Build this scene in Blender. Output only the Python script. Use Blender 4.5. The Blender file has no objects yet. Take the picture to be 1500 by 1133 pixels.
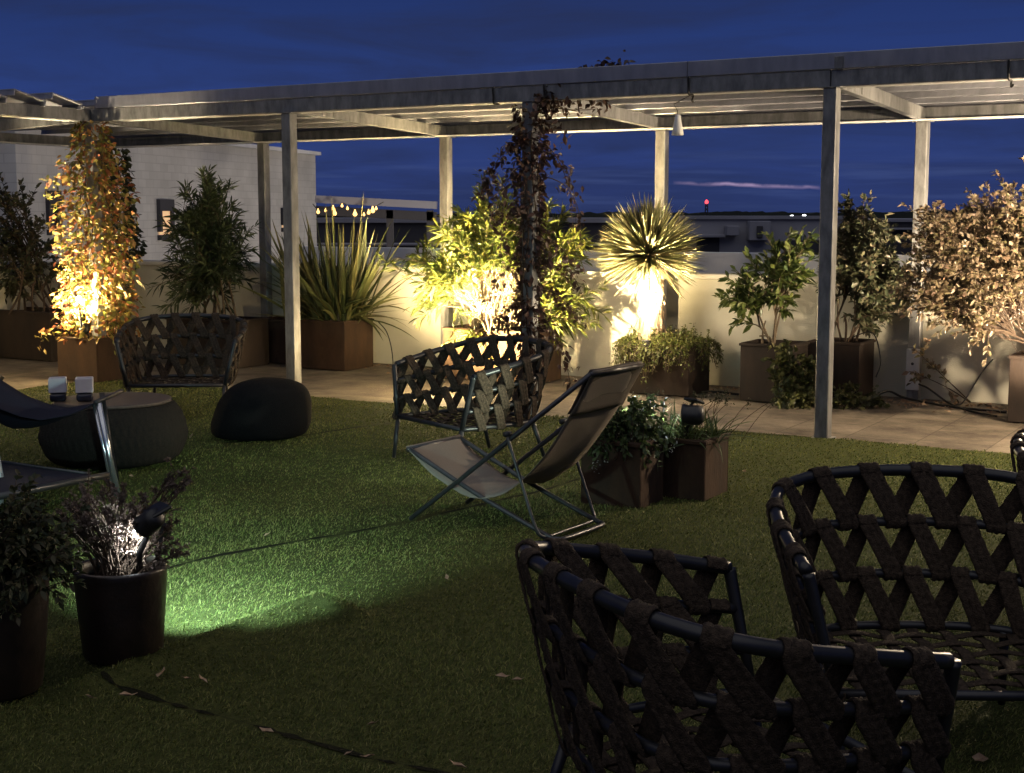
import bpy, math, random
import numpy as np
from mathutils import Vector, Matrix
R = math.radians
rng = np.random.default_rng(7)
random.seed(7)
S = bpy.context.scene
COL = S.collection

# ------------------------------------------------------------------ camera
F, CH = 2050.0, 1.6
PITCH = math.atan((566.5 - 315) / F)
def ray(px, py):
    r = (px - 750) / F; u = (566.5 - py) / F
    return np.array([r, math.cos(PITCH) + u * math.sin(PITCH), -math.sin(PITCH) + u * math.cos(PITCH)])
def G(px, py, z=0.0):
    d = ray(px, py); t = (z - CH) / d[2]
    return np.array([0, 0, CH]) + t * d
def atY(px, py, Y):
    d = ray(px, py)
    return np.array([0, 0, CH]) + d * Y / d[1]

cam_d = bpy.data.cameras.new('camera'); cam = bpy.data.objects.new('camera', cam_d); COL.objects.link(cam)
cam.location = (0, 0, CH); cam.rotation_euler = (math.pi / 2 - PITCH, 0, 0)
cam_d.sensor_width = 36; cam_d.lens = 36 * F / 1500; cam_d.clip_start = 0.05; cam_d.clip_end = 5000
S.camera = cam

# terrace grid: A = foot of the corner post, U along the pergola front, N away from the lawn
Bp = G(431, 579); Dp = G(1205, 643)
SP = float(np.linalg.norm(Dp - Bp) / 2)
U = (Dp - Bp) / (2 * SP); N = np.array([-U[1], U[0], 0.0]); Z = np.array([0, 0, 1.0])
A = Bp - U * SP
ROT = math.atan2(U[1], U[0])
DP = 2.5
def T(a, b, z=0.0): return A + U * a + N * b + Z * z
def AB(p): q = np.array(p) - A; return float(q @ U), float(q @ N)

# ------------------------------------------------------------------ object helpers
def tag(o, label=None, cat=None, group=None, kind=None):
    if label: o['label'] = label
    if cat: o['category'] = cat
    if group: o['group'] = group
    if kind: o['kind'] = kind
    return o
def thing(name, label, cat, loc=(0, 0, 0), rz=0.0, group=None):
    o = bpy.data.objects.new(name, None); COL.objects.link(o)
    o.location = [float(v) for v in loc]; o.rotation_euler = (0, 0, rz); o.empty_display_size = .1
    return tag(o, label, cat, group)
def kids(o): return [c for c in bpy.data.objects if c.parent == o]
def copy_tree(o, parent=None):
    c = o.copy(); COL.objects.link(c); c.parent = parent
    for ch in kids(o): copy_tree(ch, c)
    return c
def nrm(v):
    v = np.asarray(v, float); l = np.linalg.norm(v, axis=-1, keepdims=True)
    return v / np.maximum(l, 1e-9)
def mesh_obj(name, verts, faces, mat, parent=None, smooth=False, attr=None):
    me = bpy.data.meshes.new(name)
    me.from_pydata([tuple(v) for v in np.asarray(verts, float).tolist()], [], [tuple(f) for f in faces])
    return link_mesh(name, me, mat, parent, smooth)
def link_mesh(name, me, mat, parent, smooth):
    if smooth: me.polygons.foreach_set('use_smooth', [True] * len(me.polygons))
    if mat:
        for m in (mat if isinstance(mat, (list, tuple)) else [mat]): me.materials.append(m)
    me.update()
    o = bpy.data.objects.new(name, me); COL.objects.link(o)
    if parent: o.parent = parent
    return o
def np_mesh(name, V, Fq, mat, parent=None, smooth=False, rnd=None):
    """V (n,3), Fq (m,k) with constant k"""
    me = bpy.data.meshes.new(name)
    V = np.ascontiguousarray(V, np.float32); Fq = np.ascontiguousarray(Fq, np.int32)
    m, k = Fq.shape
    me.vertices.add(len(V)); me.vertices.foreach_set('co', V.ravel())
    me.loops.add(m * k); me.loops.foreach_set('vertex_index', Fq.ravel())
    me.polygons.add(m); me.polygons.foreach_set('loop_start', np.arange(0, m * k, k, dtype=np.int32))
    me.polygons.foreach_set('loop_total', np.full(m, k, dtype=np.int32))
    me.update(calc_edges=True)
    if rnd is not None:
        a = me.attributes.new('rnd', 'FLOAT', 'FACE'); a.data.foreach_set('value', np.ascontiguousarray(rnd, np.float32))
    return link_mesh(name, me, mat, parent, smooth)

class MB:
    def __init__(s): s.v = []; s.f = []
    def add(s, verts, faces):
        b = len(s.v); s.v += [list(map(float, v)) for v in verts]; s.f += [[i + b for i in f] for f in faces]; return s
    def box(s, c, size, rz=0.0, M=None, bev=0.0):
        """bevelled box: centre, full size; M a 3x3 (columns = axes)"""
        c = np.array(c, float); hx, hy, hz = [q / 2 for q in size]
        if M is None: M = np.array([[math.cos(rz), -math.sin(rz), 0], [math.sin(rz), math.cos(rz), 0], [0, 0, 1]])
        bev = min(bev, hx * .9, hy * .9, hz * .9)
        if bev <= 0:
            P = [(x, y, z) for z in (-hz, hz) for y in (-hy, hy) for x in (-hx, hx)]
            fs = [(0, 2, 3, 1), (4, 5, 7, 6), (0, 1, 5, 4), (2, 6, 7, 3), (0, 4, 6, 2), (1, 3, 7, 5)]
        else:
            P = []; idx = {}
            for sx in (-1, 1):
                for sy in (-1, 1):
                    for sz in (-1, 1):
                        for ax in range(3):
                            q = [sx * (hx - bev), sy * (hy - bev), sz * (hz - bev)]
                            q[ax] = [sx * hx, sy * hy, sz * hz][ax]
                            idx[(sx, sy, sz, ax)] = len(P); P.append(q)
            fs = []
            for ax in range(3):
                a1, a2 = [i for i in range(3) if i != ax]
                for sg in (-1, 1):
                    f = []
                    for s1, s2 in ((-1, -1), (1, -1), (1, 1), (-1, 1)):
                        k = [0, 0, 0]; k[ax] = sg; k[a1] = s1; k[a2] = s2
                        f.append(idx[(k[0], k[1], k[2], ax)])
                    fs.append(f)
                for s1 in (-1, 1):
                    for s2 in (-1, 1):
                        f = []
                        for e, axx in ((-1, a1), (1, a1), (1, a2), (-1, a2)):
                            k = [0, 0, 0]; k[ax] = e; k[a1] = s1; k[a2] = s2
                            f.append(idx[(k[0], k[1], k[2], axx)])
                        fs.append(f)
            for sx in (-1, 1):
                for sy in (-1, 1):
                    for sz in (-1, 1): fs.append([idx[(sx, sy, sz, ax)] for ax in range(3)])
            # orient outwards
            out = []
            Pn = np.array(P)
            for f in fs:
                q = Pn[f]; n = np.cross(q[1] - q[0], q[2] - q[0])
                out.append(f if n @ q.mean(0) > 0 else f[::-1])
            fs = out
        P = np.array(P) @ np.array(M).T + c
        return s.add(P, fs)
    def beam(s, p, q, w, h, up=(0, 0, 1), bev=0.003):
        p = np.array(p, float); q = np.array(q, float); d = q - p; L = np.linalg.norm(d); x = d / L
        y = nrm(np.cross(up, x)); z = np.cross(x, y)
        return s.box((p + q) / 2, (L, w, h), M=np.stack([x, y, z], 1), bev=bev)
    def tube(s, pts, r, seg=10, closed=False, caps=True):
        P = np.array(pts, float); n = len(P)
        rr = np.full(n, r) if np.isscalar(r) else np.array(r, float)
        if closed: tan = np.roll(P, -1, 0) - np.roll(P, 1, 0)
        else: tan = np.gradient(P, axis=0)
        tan = nrm(tan)
        a = np.array([0, 0, 1.0]) if abs(tan[0][2]) < .9 else np.array([1.0, 0, 0])
        x = nrm(np.cross(a, tan[0])); V = []
        for i in range(n):
            x = nrm(x - tan[i] * (x @ tan[i])); y = np.cross(tan[i], x)
            for k in range(seg):
                t = 2 * math.pi * k / seg
                V.append(P[i] + rr[i] * (math.cos(t) * x + math.sin(t) * y))
        fs = []
        for i in range(n if closed else n - 1):
            j = (i + 1) % n
            for k in range(seg):
                l = (k + 1) % seg
                fs.append((i * seg + k, i * seg + l, j * seg + l, j * seg + k))
        if not closed and caps:
            fs.append(tuple(range(seg))[::-1]); fs.append(tuple((n - 1) * seg + k for k in range(seg)))
        return s.add(V, fs)
    def lathe(s, prof, seg=32, c=(0, 0, 0), fn=None, capb=True, capt=True):
        V = []; n = len(prof); c = np.array(c, float)
        for (r, z) in prof:
            for k in range(seg):
                t = 2 * math.pi * k / seg; rr = r * (fn(t, z, r) if fn else 1)
                V.append(c + [rr * math.cos(t), rr * math.sin(t), z])
        fs = [(i * seg + k, i * seg + (k + 1) % seg, (i + 1) * seg + (k + 1) % seg, (i + 1) * seg + k) for i in range(n - 1) for k in range(seg)]
        if capb: fs.append(tuple(range(seg))[::-1])
        if capt: fs.append(tuple((n - 1) * seg + k for k in range(seg)))
        return s.add(V, fs)
    def sweep(s, P, Wd, Td, prof):
        """P path, Wd width unit dirs, Td thickness dirs; prof(i)->list of (w,t)"""
        n = len(P); V = []; k = None
        for i in range(n):
            pr = prof(i); k = len(pr)
            for w, t in pr: V.append(P[i] + Wd[i] * w + Td[i] * t)
        fs = [(i * k + j, i * k + (j + 1) % k, (i + 1) * k + (j + 1) % k, (i + 1) * k + j) for i in range(n - 1) for j in range(k)]
        fs.append(tuple(range(k))[::-1]); fs.append(tuple((n - 1) * k + j for j in range(k)))
        return s.add(V, fs)
    def build(s, name, mat, parent=None, smooth=False, local=None):
        """local: (3,) world point to subtract when geometry was laid out in world space"""
        v = np.array(s.v)
        if local is not None: v = v - np.array(local)
        return mesh_obj(name, v, s.f, mat, parent, smooth)

def wthing(name, label, cat, base, group=None): return thing(name, label, cat, base, 0, group)

def resample(P, n):
    P = np.array(P, float); d = np.r_[0, np.cumsum(np.linalg.norm(np.diff(P, axis=0), axis=1))]
    t = np.linspace(0, d[-1], n)
    return np.stack([np.interp(t, d, P[:, i]) for i in range(3)], 1)
def catmull(C, m=16, n=None):
    C = np.array(C, float); Q = np.vstack([2 * C[0] - C[1], C, 2 * C[-1] - C[-2]]); out = []
    for i in range(1, len(Q) - 2):
        p0, p1, p2, p3 = Q[i - 1:i + 3]
        for t in np.linspace(0, 1, m, endpoint=False):
            out.append(.5 * ((2 * p1) + (p2 - p0) * t + (2 * p0 - 5 * p1 + 4 * p2 - p3) * t * t + (3 * p1 - p0 - 3 * p2 + p3) * t ** 3))
    out.append(C[-1]); out = np.array(out)
    return resample(out, n) if n else out

# ------------------------------------------------------------------ materials
def new_mat(name):
    m = bpy.data.materials.new(name); m.use_nodes = True
    nt = m.node_tree; return m, nt, nt.nodes, nt.links, nt.nodes['Principled BSDF']
def pm(name, c1, c2=None, scale=6.0, rough=.6, metal=0.0, bump=0.0, bscale=60.0, spec=.5, stretch=(1, 1, 1), contrast=(.35, .65), coat=0.0):
    m, nt, nd, lk, p = new_mat(name)
    p.inputs['Roughness'].default_value = rough; p.inputs['Metallic'].default_value = metal
    p.inputs['Specular IOR Level'].default_value = spec; p.inputs['Coat Weight'].default_value = coat
    tc = nd.new('ShaderNodeTexCoord'); mp = nd.new('ShaderNodeMapping'); mp.inputs['Scale'].default_value = stretch
    lk.new(tc.outputs['Object'], mp.inputs['Vector'])
    if c2 is None: p.inputs['Base Color'].default_value = (*c1, 1)
    else:
        nz = nd.new('ShaderNodeTexNoise'); nz.inputs['Scale'].default_value = scale; nz.inputs['Detail'].default_value = 8; nz.inputs['Roughness'].default_value = .65
        lk.new(mp.outputs[0], nz.inputs['Vector'])
        cr = nd.new('ShaderNodeValToRGB'); cr.color_ramp.elements[0].position = contrast[0]; cr.color_ramp.elements[1].position = contrast[1]
        cr.color_ramp.elements[0].color = (*c1, 1); cr.color_ramp.elements[1].color = (*c2, 1)
        lk.new(nz.outputs['Fac'], cr.inputs[0]); lk.new(cr.outputs[0], p.inputs['Base Color'])
        mr = nd.new('ShaderNodeMapRange'); mr.inputs['To Min'].default_value = max(0, rough - .12); mr.inputs['To Max'].default_value = min(1, rough + .12)
        lk.new(nz.outputs['Fac'], mr.inputs['Value']); lk.new(mr.outputs[0], p.inputs['Roughness'])
    if bump > 0:
        n2 = nd.new('ShaderNodeTexNoise'); n2.inputs['Scale'].default_value = bscale; n2.inputs['Detail'].default_value = 6
        lk.new(mp.outputs[0], n2.inputs['Vector'])
        b = nd.new('ShaderNodeBump'); b.inputs['Strength'].default_value = bump; b.inputs['Distance'].default_value = .01
        lk.new(n2.outputs['Fac'], b.inputs['Height']); lk.new(b.outputs[0], p.inputs['Normal'])
    return m
def leafm(name, cols, rough=.5, trans=.25, spec=.4):
    """leaf colour picked per leaf from the mesh attribute rnd"""
    m, nt, nd, lk, p = new_mat(name)
    at = nd.new('ShaderNodeAttribute'); at.attribute_name = 'rnd'
    cr = nd.new('ShaderNodeValToRGB'); el = cr.color_ramp.elements
    el[0].color = (*cols[0], 1); el[1].color = (*cols[-1], 1)
    for i, c in enumerate(cols[1:-1]): e = el.new((i + 1) / (len(cols) - 1)); e.color = (*c, 1)
    lk.new(at.outputs['Fac'], cr.inputs[0]); lk.new(cr.outputs[0], p.inputs['Base Color'])
    p.inputs['Roughness'].default_value = rough; p.inputs['Specular IOR Level'].default_value = spec
    tr = nd.new('ShaderNodeBsdfTranslucent'); mx = nd.new('ShaderNodeMixShader'); mx.inputs[0].default_value = trans
    lk.new(cr.outputs[0], tr.inputs[0]); lk.new(p.outputs[0], mx.inputs[1]); lk.new(tr.outputs[0], mx.inputs[2])
    lk.new(mx.outputs[0], nd['Material Output'].inputs[0])
    return m
def emit(name, col, st):
    m, nt, nd, lk, p = new_mat(name)
    p.inputs['Base Color'].default_value = (*[min(1, c) for c in col], 1); p.inputs['Roughness'].default_value = .3
    p.inputs['Emission Color'].default_value = (*col, 1); p.inputs['Emission Strength'].default_value = st
    return m

M = {}
M['steel'] = pm('galvanised steel', (.13, .13, .13), (.30, .30, .295), 15, .42, .4, .12, 40, stretch=(1, 1, .35), contrast=(.32, .68))
M['slat'] = pm('aluminium louvre', (.38, .385, .43), (.50, .505, .56), 3, .34, .5, .06, 20, stretch=(1, 6, 1))
M['black_metal'] = pm('black painted metal', (.016, .016, .019), (.024, .024, .028), 20, .38, .2)
M['grey_metal'] = pm('anthracite tube', (.05, .05, .055), (.075, .075, .08), 30, .35, .6)
M['pale_metal'] = pm('pale metal', (.6, .6, .62), (.7, .7, .72), 30, .3, .5)
M['chrome'] = pm('polished tube', (.5, .5, .54), (.62, .62, .66), 20, .2, .9)
M['strap'] = pm('woven rope strap', (.026, .019, .014), (.080, .057, .041), 75, .9, 0, .9, 240, .15)
M['corten'] = pm('corten steel', (.016, .010, .007), (.070, .038, .021), 5, .8, .1, .35, 35, .3, stretch=(1, 1, .45), contrast=(.3, .72))
M['dark_box'] = pm('dark brown planter', (.016, .012, .010), (.046, .031, .023), 5, .7, 0, .25, 50, .3, stretch=(1, 1, .4), contrast=(.3, .7))
M['rust_box'] = pm('bare rusted steel', (.045, .027, .017), (.09, .052, .030), 8, .8, .1, .3, 45, .3, stretch=(1, 1, .35))
M['soil'] = pm('soil', (.018, .012, .008), (.05, .033, .022), 25, .95, 0, 1, 70, .1)
M['wall'] = pm('painted render', (.50, .485, .40), (.58, .56, .47), 2.2, .85, 0, .25, 90, .2)
M['coping'] = pm('coping', (.6, .58, .52), (.7, .68, .61), 4, .7, 0, .15, 60, .3)
M['white_render'] = pm('white render', (.60, .60, .61), (.70, .70, .71), 3, .85, 0, .1, 60, .2)
M['cup'] = pm('white ceramic', (.52, .50, .55), (.58, .56, .61), 10, .35)
M['dark_glass'] = pm('dark glass', (.02, .02, .03), None, rough=.15)
M['plastic'] = pm('black plastic', (.012, .012, .013), (.02, .02, .021), 30, .45)
M['panel'] = pm('solar cell', (.006, .007, .012), (.01, .011, .018), 30, .5)
M['bark'] = pm('bark', (.10, .075, .05), (.22, .17, .115), 18, .9, 0, .8, 60, .2)
M['pale_bark'] = pm('shaggy palm bark', (.28, .21, .13), (.46, .36, .23), 22, .9, 0, 1, 50, .2, stretch=(1, 1, .3))
M['dark_twig'] = pm('dark twig', (.045, .03, .022), (.09, .065, .045), 20, .9, 0, .6, 80, .2)
M['glaze'] = pm('glazed brown pot', (.012, .008, .007), (.028, .017, .013), 8, .42, 0, .25, 30, .5)
M['sling'] = pm('taupe sling cloth', (.25, .215, .18), (.31, .268, .225), 220, .85, 0, .25, 600, .2)
M['flange'] = pm('underlit galvanised flange', (.50, .50, .49), (.62, .62, .60), 20, .45, .2, .05, 40)  # paler than the beam steel: lamp light from below put into the colour
M['sling_shaded'] = pm('shaded sling cloth', (.105, .088, .07), (.14, .118, .094), 220, .88, 0, .3, 600, .2)  # darker copy of the sling cloth, headrest shade put into the colour
M['navy'] = pm('navy sling cloth', (.020, .021, .034), (.030, .031, .048), 220, .85, 0, .25, 600, .1)
M['wicker'] = pm('dark rope', (.010, .009, .008), (.022, .018, .015), 70, .8, 0, .7, 160, .12)
M['top_disc'] = pm('brown table board', (.060, .042, .034), (.10, .073, .058), 14, .6, 0, .2, 60, .4, stretch=(1, 5, 1))
M['knit'] = pm('black knit', (.005, .005, .006), (.009, .009, .010), 60, .95, 0, .6, 240, .08)
M['cable'] = pm('black cable', (.012, .011, .010), None, rough=.5)
M['lamp_shade'] = pm('frosted lamp', (.66, .66, .62), (.76, .76, .72), 12, .4)
M['far_wall'] = pm('distant render', (.26, .26, .30), (.34, .34, .38), .12, .9)
M['far_dark'] = pm('distant dark cladding', (.030, .030, .038), (.05, .05, .06), .3, .9)
M['far_roof'] = pm('distant roof', (.20, .20, .24), (.28, .28, .32), .2, .9)
M['tree_dark'] = pm('far trees', (.010, .014, .012), (.02, .026, .02), .05, 1)
M['ground'] = pm('city ground', (.03, .035, .03), (.06, .06, .055), .02, .95)
M['lens_warm'] = emit('warm lamp lens', (1, .72, .36), 60)
M['lens_cool'] = emit('cool lamp lens', (.86, .93, 1), 40)
M['bulb'] = emit('festoon bulb', (1, .58, .18), 2.2)
M['window_lit'] = emit('lit room', (1, .62, .32), .42)
M['beacon'] = emit('red beacon', (1, .05, .06), 3.0)
M['star'] = emit('far street lamp', (.95, .97, 1), 9)
M['litter'] = pm('dead leaf', (.24, .14, .08), (.42, .30, .2), 30, .8)
M['seed'] = pm('pale blossom scrap', (.55, .5, .42), None, rough=.8)

# leaves (real albedo)
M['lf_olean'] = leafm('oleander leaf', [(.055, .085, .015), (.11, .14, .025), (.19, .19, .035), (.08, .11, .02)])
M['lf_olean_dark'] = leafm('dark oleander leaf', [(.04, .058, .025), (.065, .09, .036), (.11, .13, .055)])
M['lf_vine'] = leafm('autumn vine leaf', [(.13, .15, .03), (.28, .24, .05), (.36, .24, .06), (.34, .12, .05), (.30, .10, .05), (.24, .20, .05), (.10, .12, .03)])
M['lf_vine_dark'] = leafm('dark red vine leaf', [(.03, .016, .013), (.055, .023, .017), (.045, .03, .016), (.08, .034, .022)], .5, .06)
M['lf_flax'] = leafm('flax leaf', [(.055, .075, .03), (.10, .115, .04), (.19, .17, .065), (.075, .10, .035)], .42, .15)
M['lf_yucca'] = leafm('yucca leaf', [(.15, .17, .06), (.26, .25, .10), (.36, .29, .14), (.19, .21, .08)], .45, .15)
M['lf_cover'] = leafm('ground cover leaf', [(.05, .075, .014), (.11, .125, .02), (.09, .075, .025), (.07, .1, .018)])
M['lf_shrub'] = leafm('glossy shrub leaf', [(.035, .06, .018), (.07, .10, .025), (.13, .15, .04), (.05, .08, .02)], .35)
M['lf_bush'] = leafm('dark bush leaf', [(.028, .038, .018), (.055, .06, .03), (.09, .075, .045)])
M['lf_small'] = leafm('bronze small leaf', [(.12, .10, .055), (.24, .18, .12), (.34, .26, .18), (.15, .14, .06), (.28, .18, .13)], .4)
M['lf_ivy'] = leafm('trailing ivy leaf', [(.05, .06, .02), (.10, .11, .035), (.17, .16, .07)], .4)
M['lf_pot'] = leafm('dry heather', [(.08, .058, .048), (.15, .11, .09), (.22, .17, .14), (.09, .075, .05)], .8)
M['lf_pot_green'] = leafm('dark foliage', [(.02, .03, .012), (.045, .055, .02), (.07, .06, .03)], .6)
M['lf_herb'] = leafm('herb leaf', [(.03, .05, .018), (.06, .09, .028), (.10, .13, .05)], .45)
M['flower'] = leafm('white flower', [(.5, .52, .45), (.7, .72, .66)], .6)
def translucent(m, f):
    nt = m.node_tree; p = nt.nodes['Principled BSDF']; t = nt.nodes.new('ShaderNodeBsdfTranslucent'); x = nt.nodes.new('ShaderNodeMixShader'); x.inputs[0].default_value = f
    src = p.inputs['Base Color'].links[0].from_socket; nt.links.new(src, t.inputs[0]); nt.links.new(p.outputs[0], x.inputs[1]); nt.links.new(t.outputs[0], x.inputs[2]); nt.links.new(x.outputs[0], nt.nodes['Material Output'].inputs[0])
translucent(M['sling'], .28); translucent(M['slat'], .35)
M['grass'] = leafm('artificial grass blade', [(.062, .086, .022), (.115, .142, .034), (.160, .172, .046), (.23, .22, .085), (.09, .118, .030)], .6, .15, .15)
# ------------------------------------------------------------------ foliage builders
def perp(d):
    a = np.where(np.abs(d[:, 2:3]) < .9, np.array([[0, 0, 1.0]]), np.array([[1.0, 0, 0]]))
    x = nrm(np.cross(a, d)); return x, np.cross(d, x)
def leaves(name, P, D, L, W, mat, parent=None, droop=.25, wide=.42, local=None, rnd=None, up=None):
    """folded, drooping leaves: 6 vertices, 4 triangles... base, left, right, rib, tip"""
    n = len(P)
    if n == 0: return None
    D = nrm(D); L = np.broadcast_to(L, (n,)).reshape(n, 1); W = np.broadcast_to(W, (n,)).reshape(n, 1)
    if up is None: up = rng.normal(size=(n, 3)) * .55 + [0, 0, .8]
    X = nrm(np.cross(D, up)); Nn = np.cross(X, D)
    g = np.zeros((n, 3)); g[:, 2] = -1
    mid = P + D * L * wide + g * L * droop * .15
    b = P; l = mid - X * W / 2 + Nn * W * .18; r = mid + X * W / 2 + Nn * W * .18
    l2 = P + D * L * .74 - X * W * .34 + Nn * W * .1 + g * L * droop * .5
    r2 = P + D * L * .74 + X * W * .34 + Nn * W * .1 + g * L * droop * .5
    t = P + D * L + g * L * droop
    m2 = P + D * L * .74 + g * L * droop * .5
    V = np.stack([b, l, r, mid, l2, r2, m2, t], 1)
    if local is not None: V = V - np.array(local)
    Fq = np.array([[0, 2, 3], [0, 3, 1], [3, 2, 5], [3, 5, 6], [3, 6, 4], [3, 4, 1], [6, 5, 7], [6, 7, 4]])
    FF = (np.arange(n)[:, None, None] * 8 + Fq[None]).reshape(-1, 3)
    if rnd is None: rnd = rng.random(n)
    return np_mesh(name, V.reshape(-1, 3), FF, mat, parent, False, np.repeat(rnd, 8))
def bez(p0, p1, p2, k):
    t = np.linspace(0, 1, k)[:, None]
    return (1 - t) ** 2 * p0 + 2 * t * (1 - t) * p1 + t * t * p2
def on_path(Q, t):
    k = (len(Q) - 1) * np.clip(t, 0, 1); i = np.minimum(k.astype(int), len(Q) - 2); f = (k - i)[:, None]
    return Q[i] * (1 - f) + Q[i + 1] * f, nrm(Q[i + 1] - Q[i])
def shrub(name, label, cat, base, tips, mats, stems_from=.12, leaf=(.10, .02), per_tip=22, t0=.45, outward=.9, droop=.25,
          twig_r=.005, up_pull=.6, twigs=2, twig_len=.25, group=None, jitter=.25, fol='foliage', bases=None, clear=(), forks=0):
    """base: foot point (top of soil). tips (n,3) world points the branches grow to. Leaves sit along the outer branch and its side twigs"""
    base = np.array(base, float); root = thing(name, label, cat, base, 0, group)
    sb = MB(); PP = []; DD = []
    tips = np.array(tips, float); FE = None
    if forks:
        pick = tips[rng.permutation(len(tips))[:forks]]; FE = []
        for tq in pick:
            a_ = rng.random() * 6.28; r_ = stems_from * math.sqrt(rng.random()); s_ = base + [r_ * math.cos(a_), r_ * math.sin(a_), -.02]
            e_ = s_ + (tq - s_) * [.42, .42, .48]; Q = bez(s_, (s_ + e_) / 2 + [0, 0, .06] + rng.normal(size=3) * .03, e_, 9)
            sb.tube(Q, np.linspace(twig_r * 2.4, twig_r * 1.5, 9), 6, caps=False); FE.append(Q)
    for i, tip in enumerate(tips):
        ang = rng.random() * 6.28; rr = stems_from * math.sqrt(rng.random())
        s = (base + [rr * math.cos(ang), rr * math.sin(ang), 0]) if bases is None else np.array(bases[i % len(bases)], float)
        if FE: s = min(FE, key=lambda q: np.linalg.norm(q[-1] - tip) * (.75 + .5 * rng.random()))[-1 - int(rng.random() * 3.5)]
        d = tip - s; L = np.linalg.norm(d)
        c = s + d * .5 + np.array([0, 0, up_pull * .25 * L]) - np.array([d[0], d[1], 0]) * .3 * up_pull + rng.normal(size=3) * .05 * L
        Q = bez(s, c, tip, 9); rad = np.linspace(twig_r * 1.6, twig_r * .5, 9)
        sb.tube(Q, rad, 5, caps=False)
        paths = [(Q, t0, per_tip)]
        for k in range(twigs):
            t = np.array([.35 + .6 * rng.random()]); p, td = on_path(Q, t)
            e = p[0] + nrm(td[0] * .8 + rng.normal(size=3) * .6 + [0, 0, .25]) * twig_len * (.5 + rng.random())
            W2 = bez(p[0], (p[0] + e) / 2 + [0, 0, .02], e, 5)
            sb.tube(W2, np.linspace(twig_r * .6, twig_r * .3, 5), 4, caps=False); paths.append((W2, .15, int(per_tip * .6)))
        for (Q_, a, cnt) in paths:
            t = a + (1 - a) * rng.random(cnt) ** .8; p, td = on_path(Q_, t)
            x, y = perp(td); th = rng.random(cnt) * 6.28
            o = x * np.cos(th)[:, None] + y * np.sin(th)[:, None]
            PP.append(p); DD.append(nrm(o * outward + td * (.55 + .5 * t[:, None]) + rng.normal(size=(cnt, 3)) * jitter))
    P = np.vstack(PP); D = np.vstack(DD)
    for (cp, crad) in clear:
        kp = np.linalg.norm((P - np.array(cp)) / np.array(crad), axis=1) > 1; P = P[kp]; D = D[kp]
    n = len(P); sz = .65 + .6 * rng.random(n)
    sb.build('stem', mats[1], root, True, local=base)
    leaves(fol, P, D, leaf[0] * sz, leaf[1] * sz, mats[0], root, droop, local=base)
    return root
def blob(c, rad, n, shell=.55, low=-1.0):
    out = []
    while len(out) < n:
        v = rng.normal(size=3); v /= np.linalg.norm(v)
        if v[2] < low: continue
        out.append(np.array(c) + v * np.array(rad) * (shell + (1 - shell) * rng.random()))
    return np.array(out)
def blades(name, B, D, L, W, mat, parent, local, sag=.5, seg=7, fold=.25, taper=.55, stiff=1.8):
    """sword leaves: 3-wide strips that bow under their own weight"""
    n = len(B); D = nrm(D); ts = np.linspace(0, 1, seg); V = np.zeros((n, seg, 3, 3))
    side = nrm(np.cross(D, [[0, 0, 1.0]]) + rng.normal(size=(n, 3)) * .35); side = nrm(side - D * (side * D).sum(1, keepdims=True))
    Nn = np.cross(side, D); L = np.broadcast_to(L, (n,)); W = np.broadcast_to(W, (n,)); sag = np.broadcast_to(sag, (n,))
    for j, t in enumerate(ts):
        c = B + D * (L * t)[:, None]; c = c + np.array([0, 0, -1.0]) * (L * sag * t ** stiff * .5)[:, None]
        w = W * (min(1, .55 + t * 2.2) if t < taper else max(.03, (1 - ((t - taper) / (1 - taper)) ** 1.5)))
        V[:, j, 0] = c - side * (w / 2)[:, None] + Nn * (w * fold)[:, None]; V[:, j, 1] = c; V[:, j, 2] = c + side * (w / 2)[:, None] + Nn * (w * fold)[:, None]
    q = []
    for j in range(seg - 1):
        for k in range(2): q.append([j * 3 + k, j * 3 + k + 1, (j + 1) * 3 + k + 1, (j + 1) * 3 + k])
    FF = (np.arange(n)[:, None, None] * (seg * 3) + np.array(q)[None]).reshape(-1, 4)
    return np_mesh(name, V.reshape(-1, 3) - np.array(local), FF, mat, parent, True, np.repeat(rng.random(n), len(q)))

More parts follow.
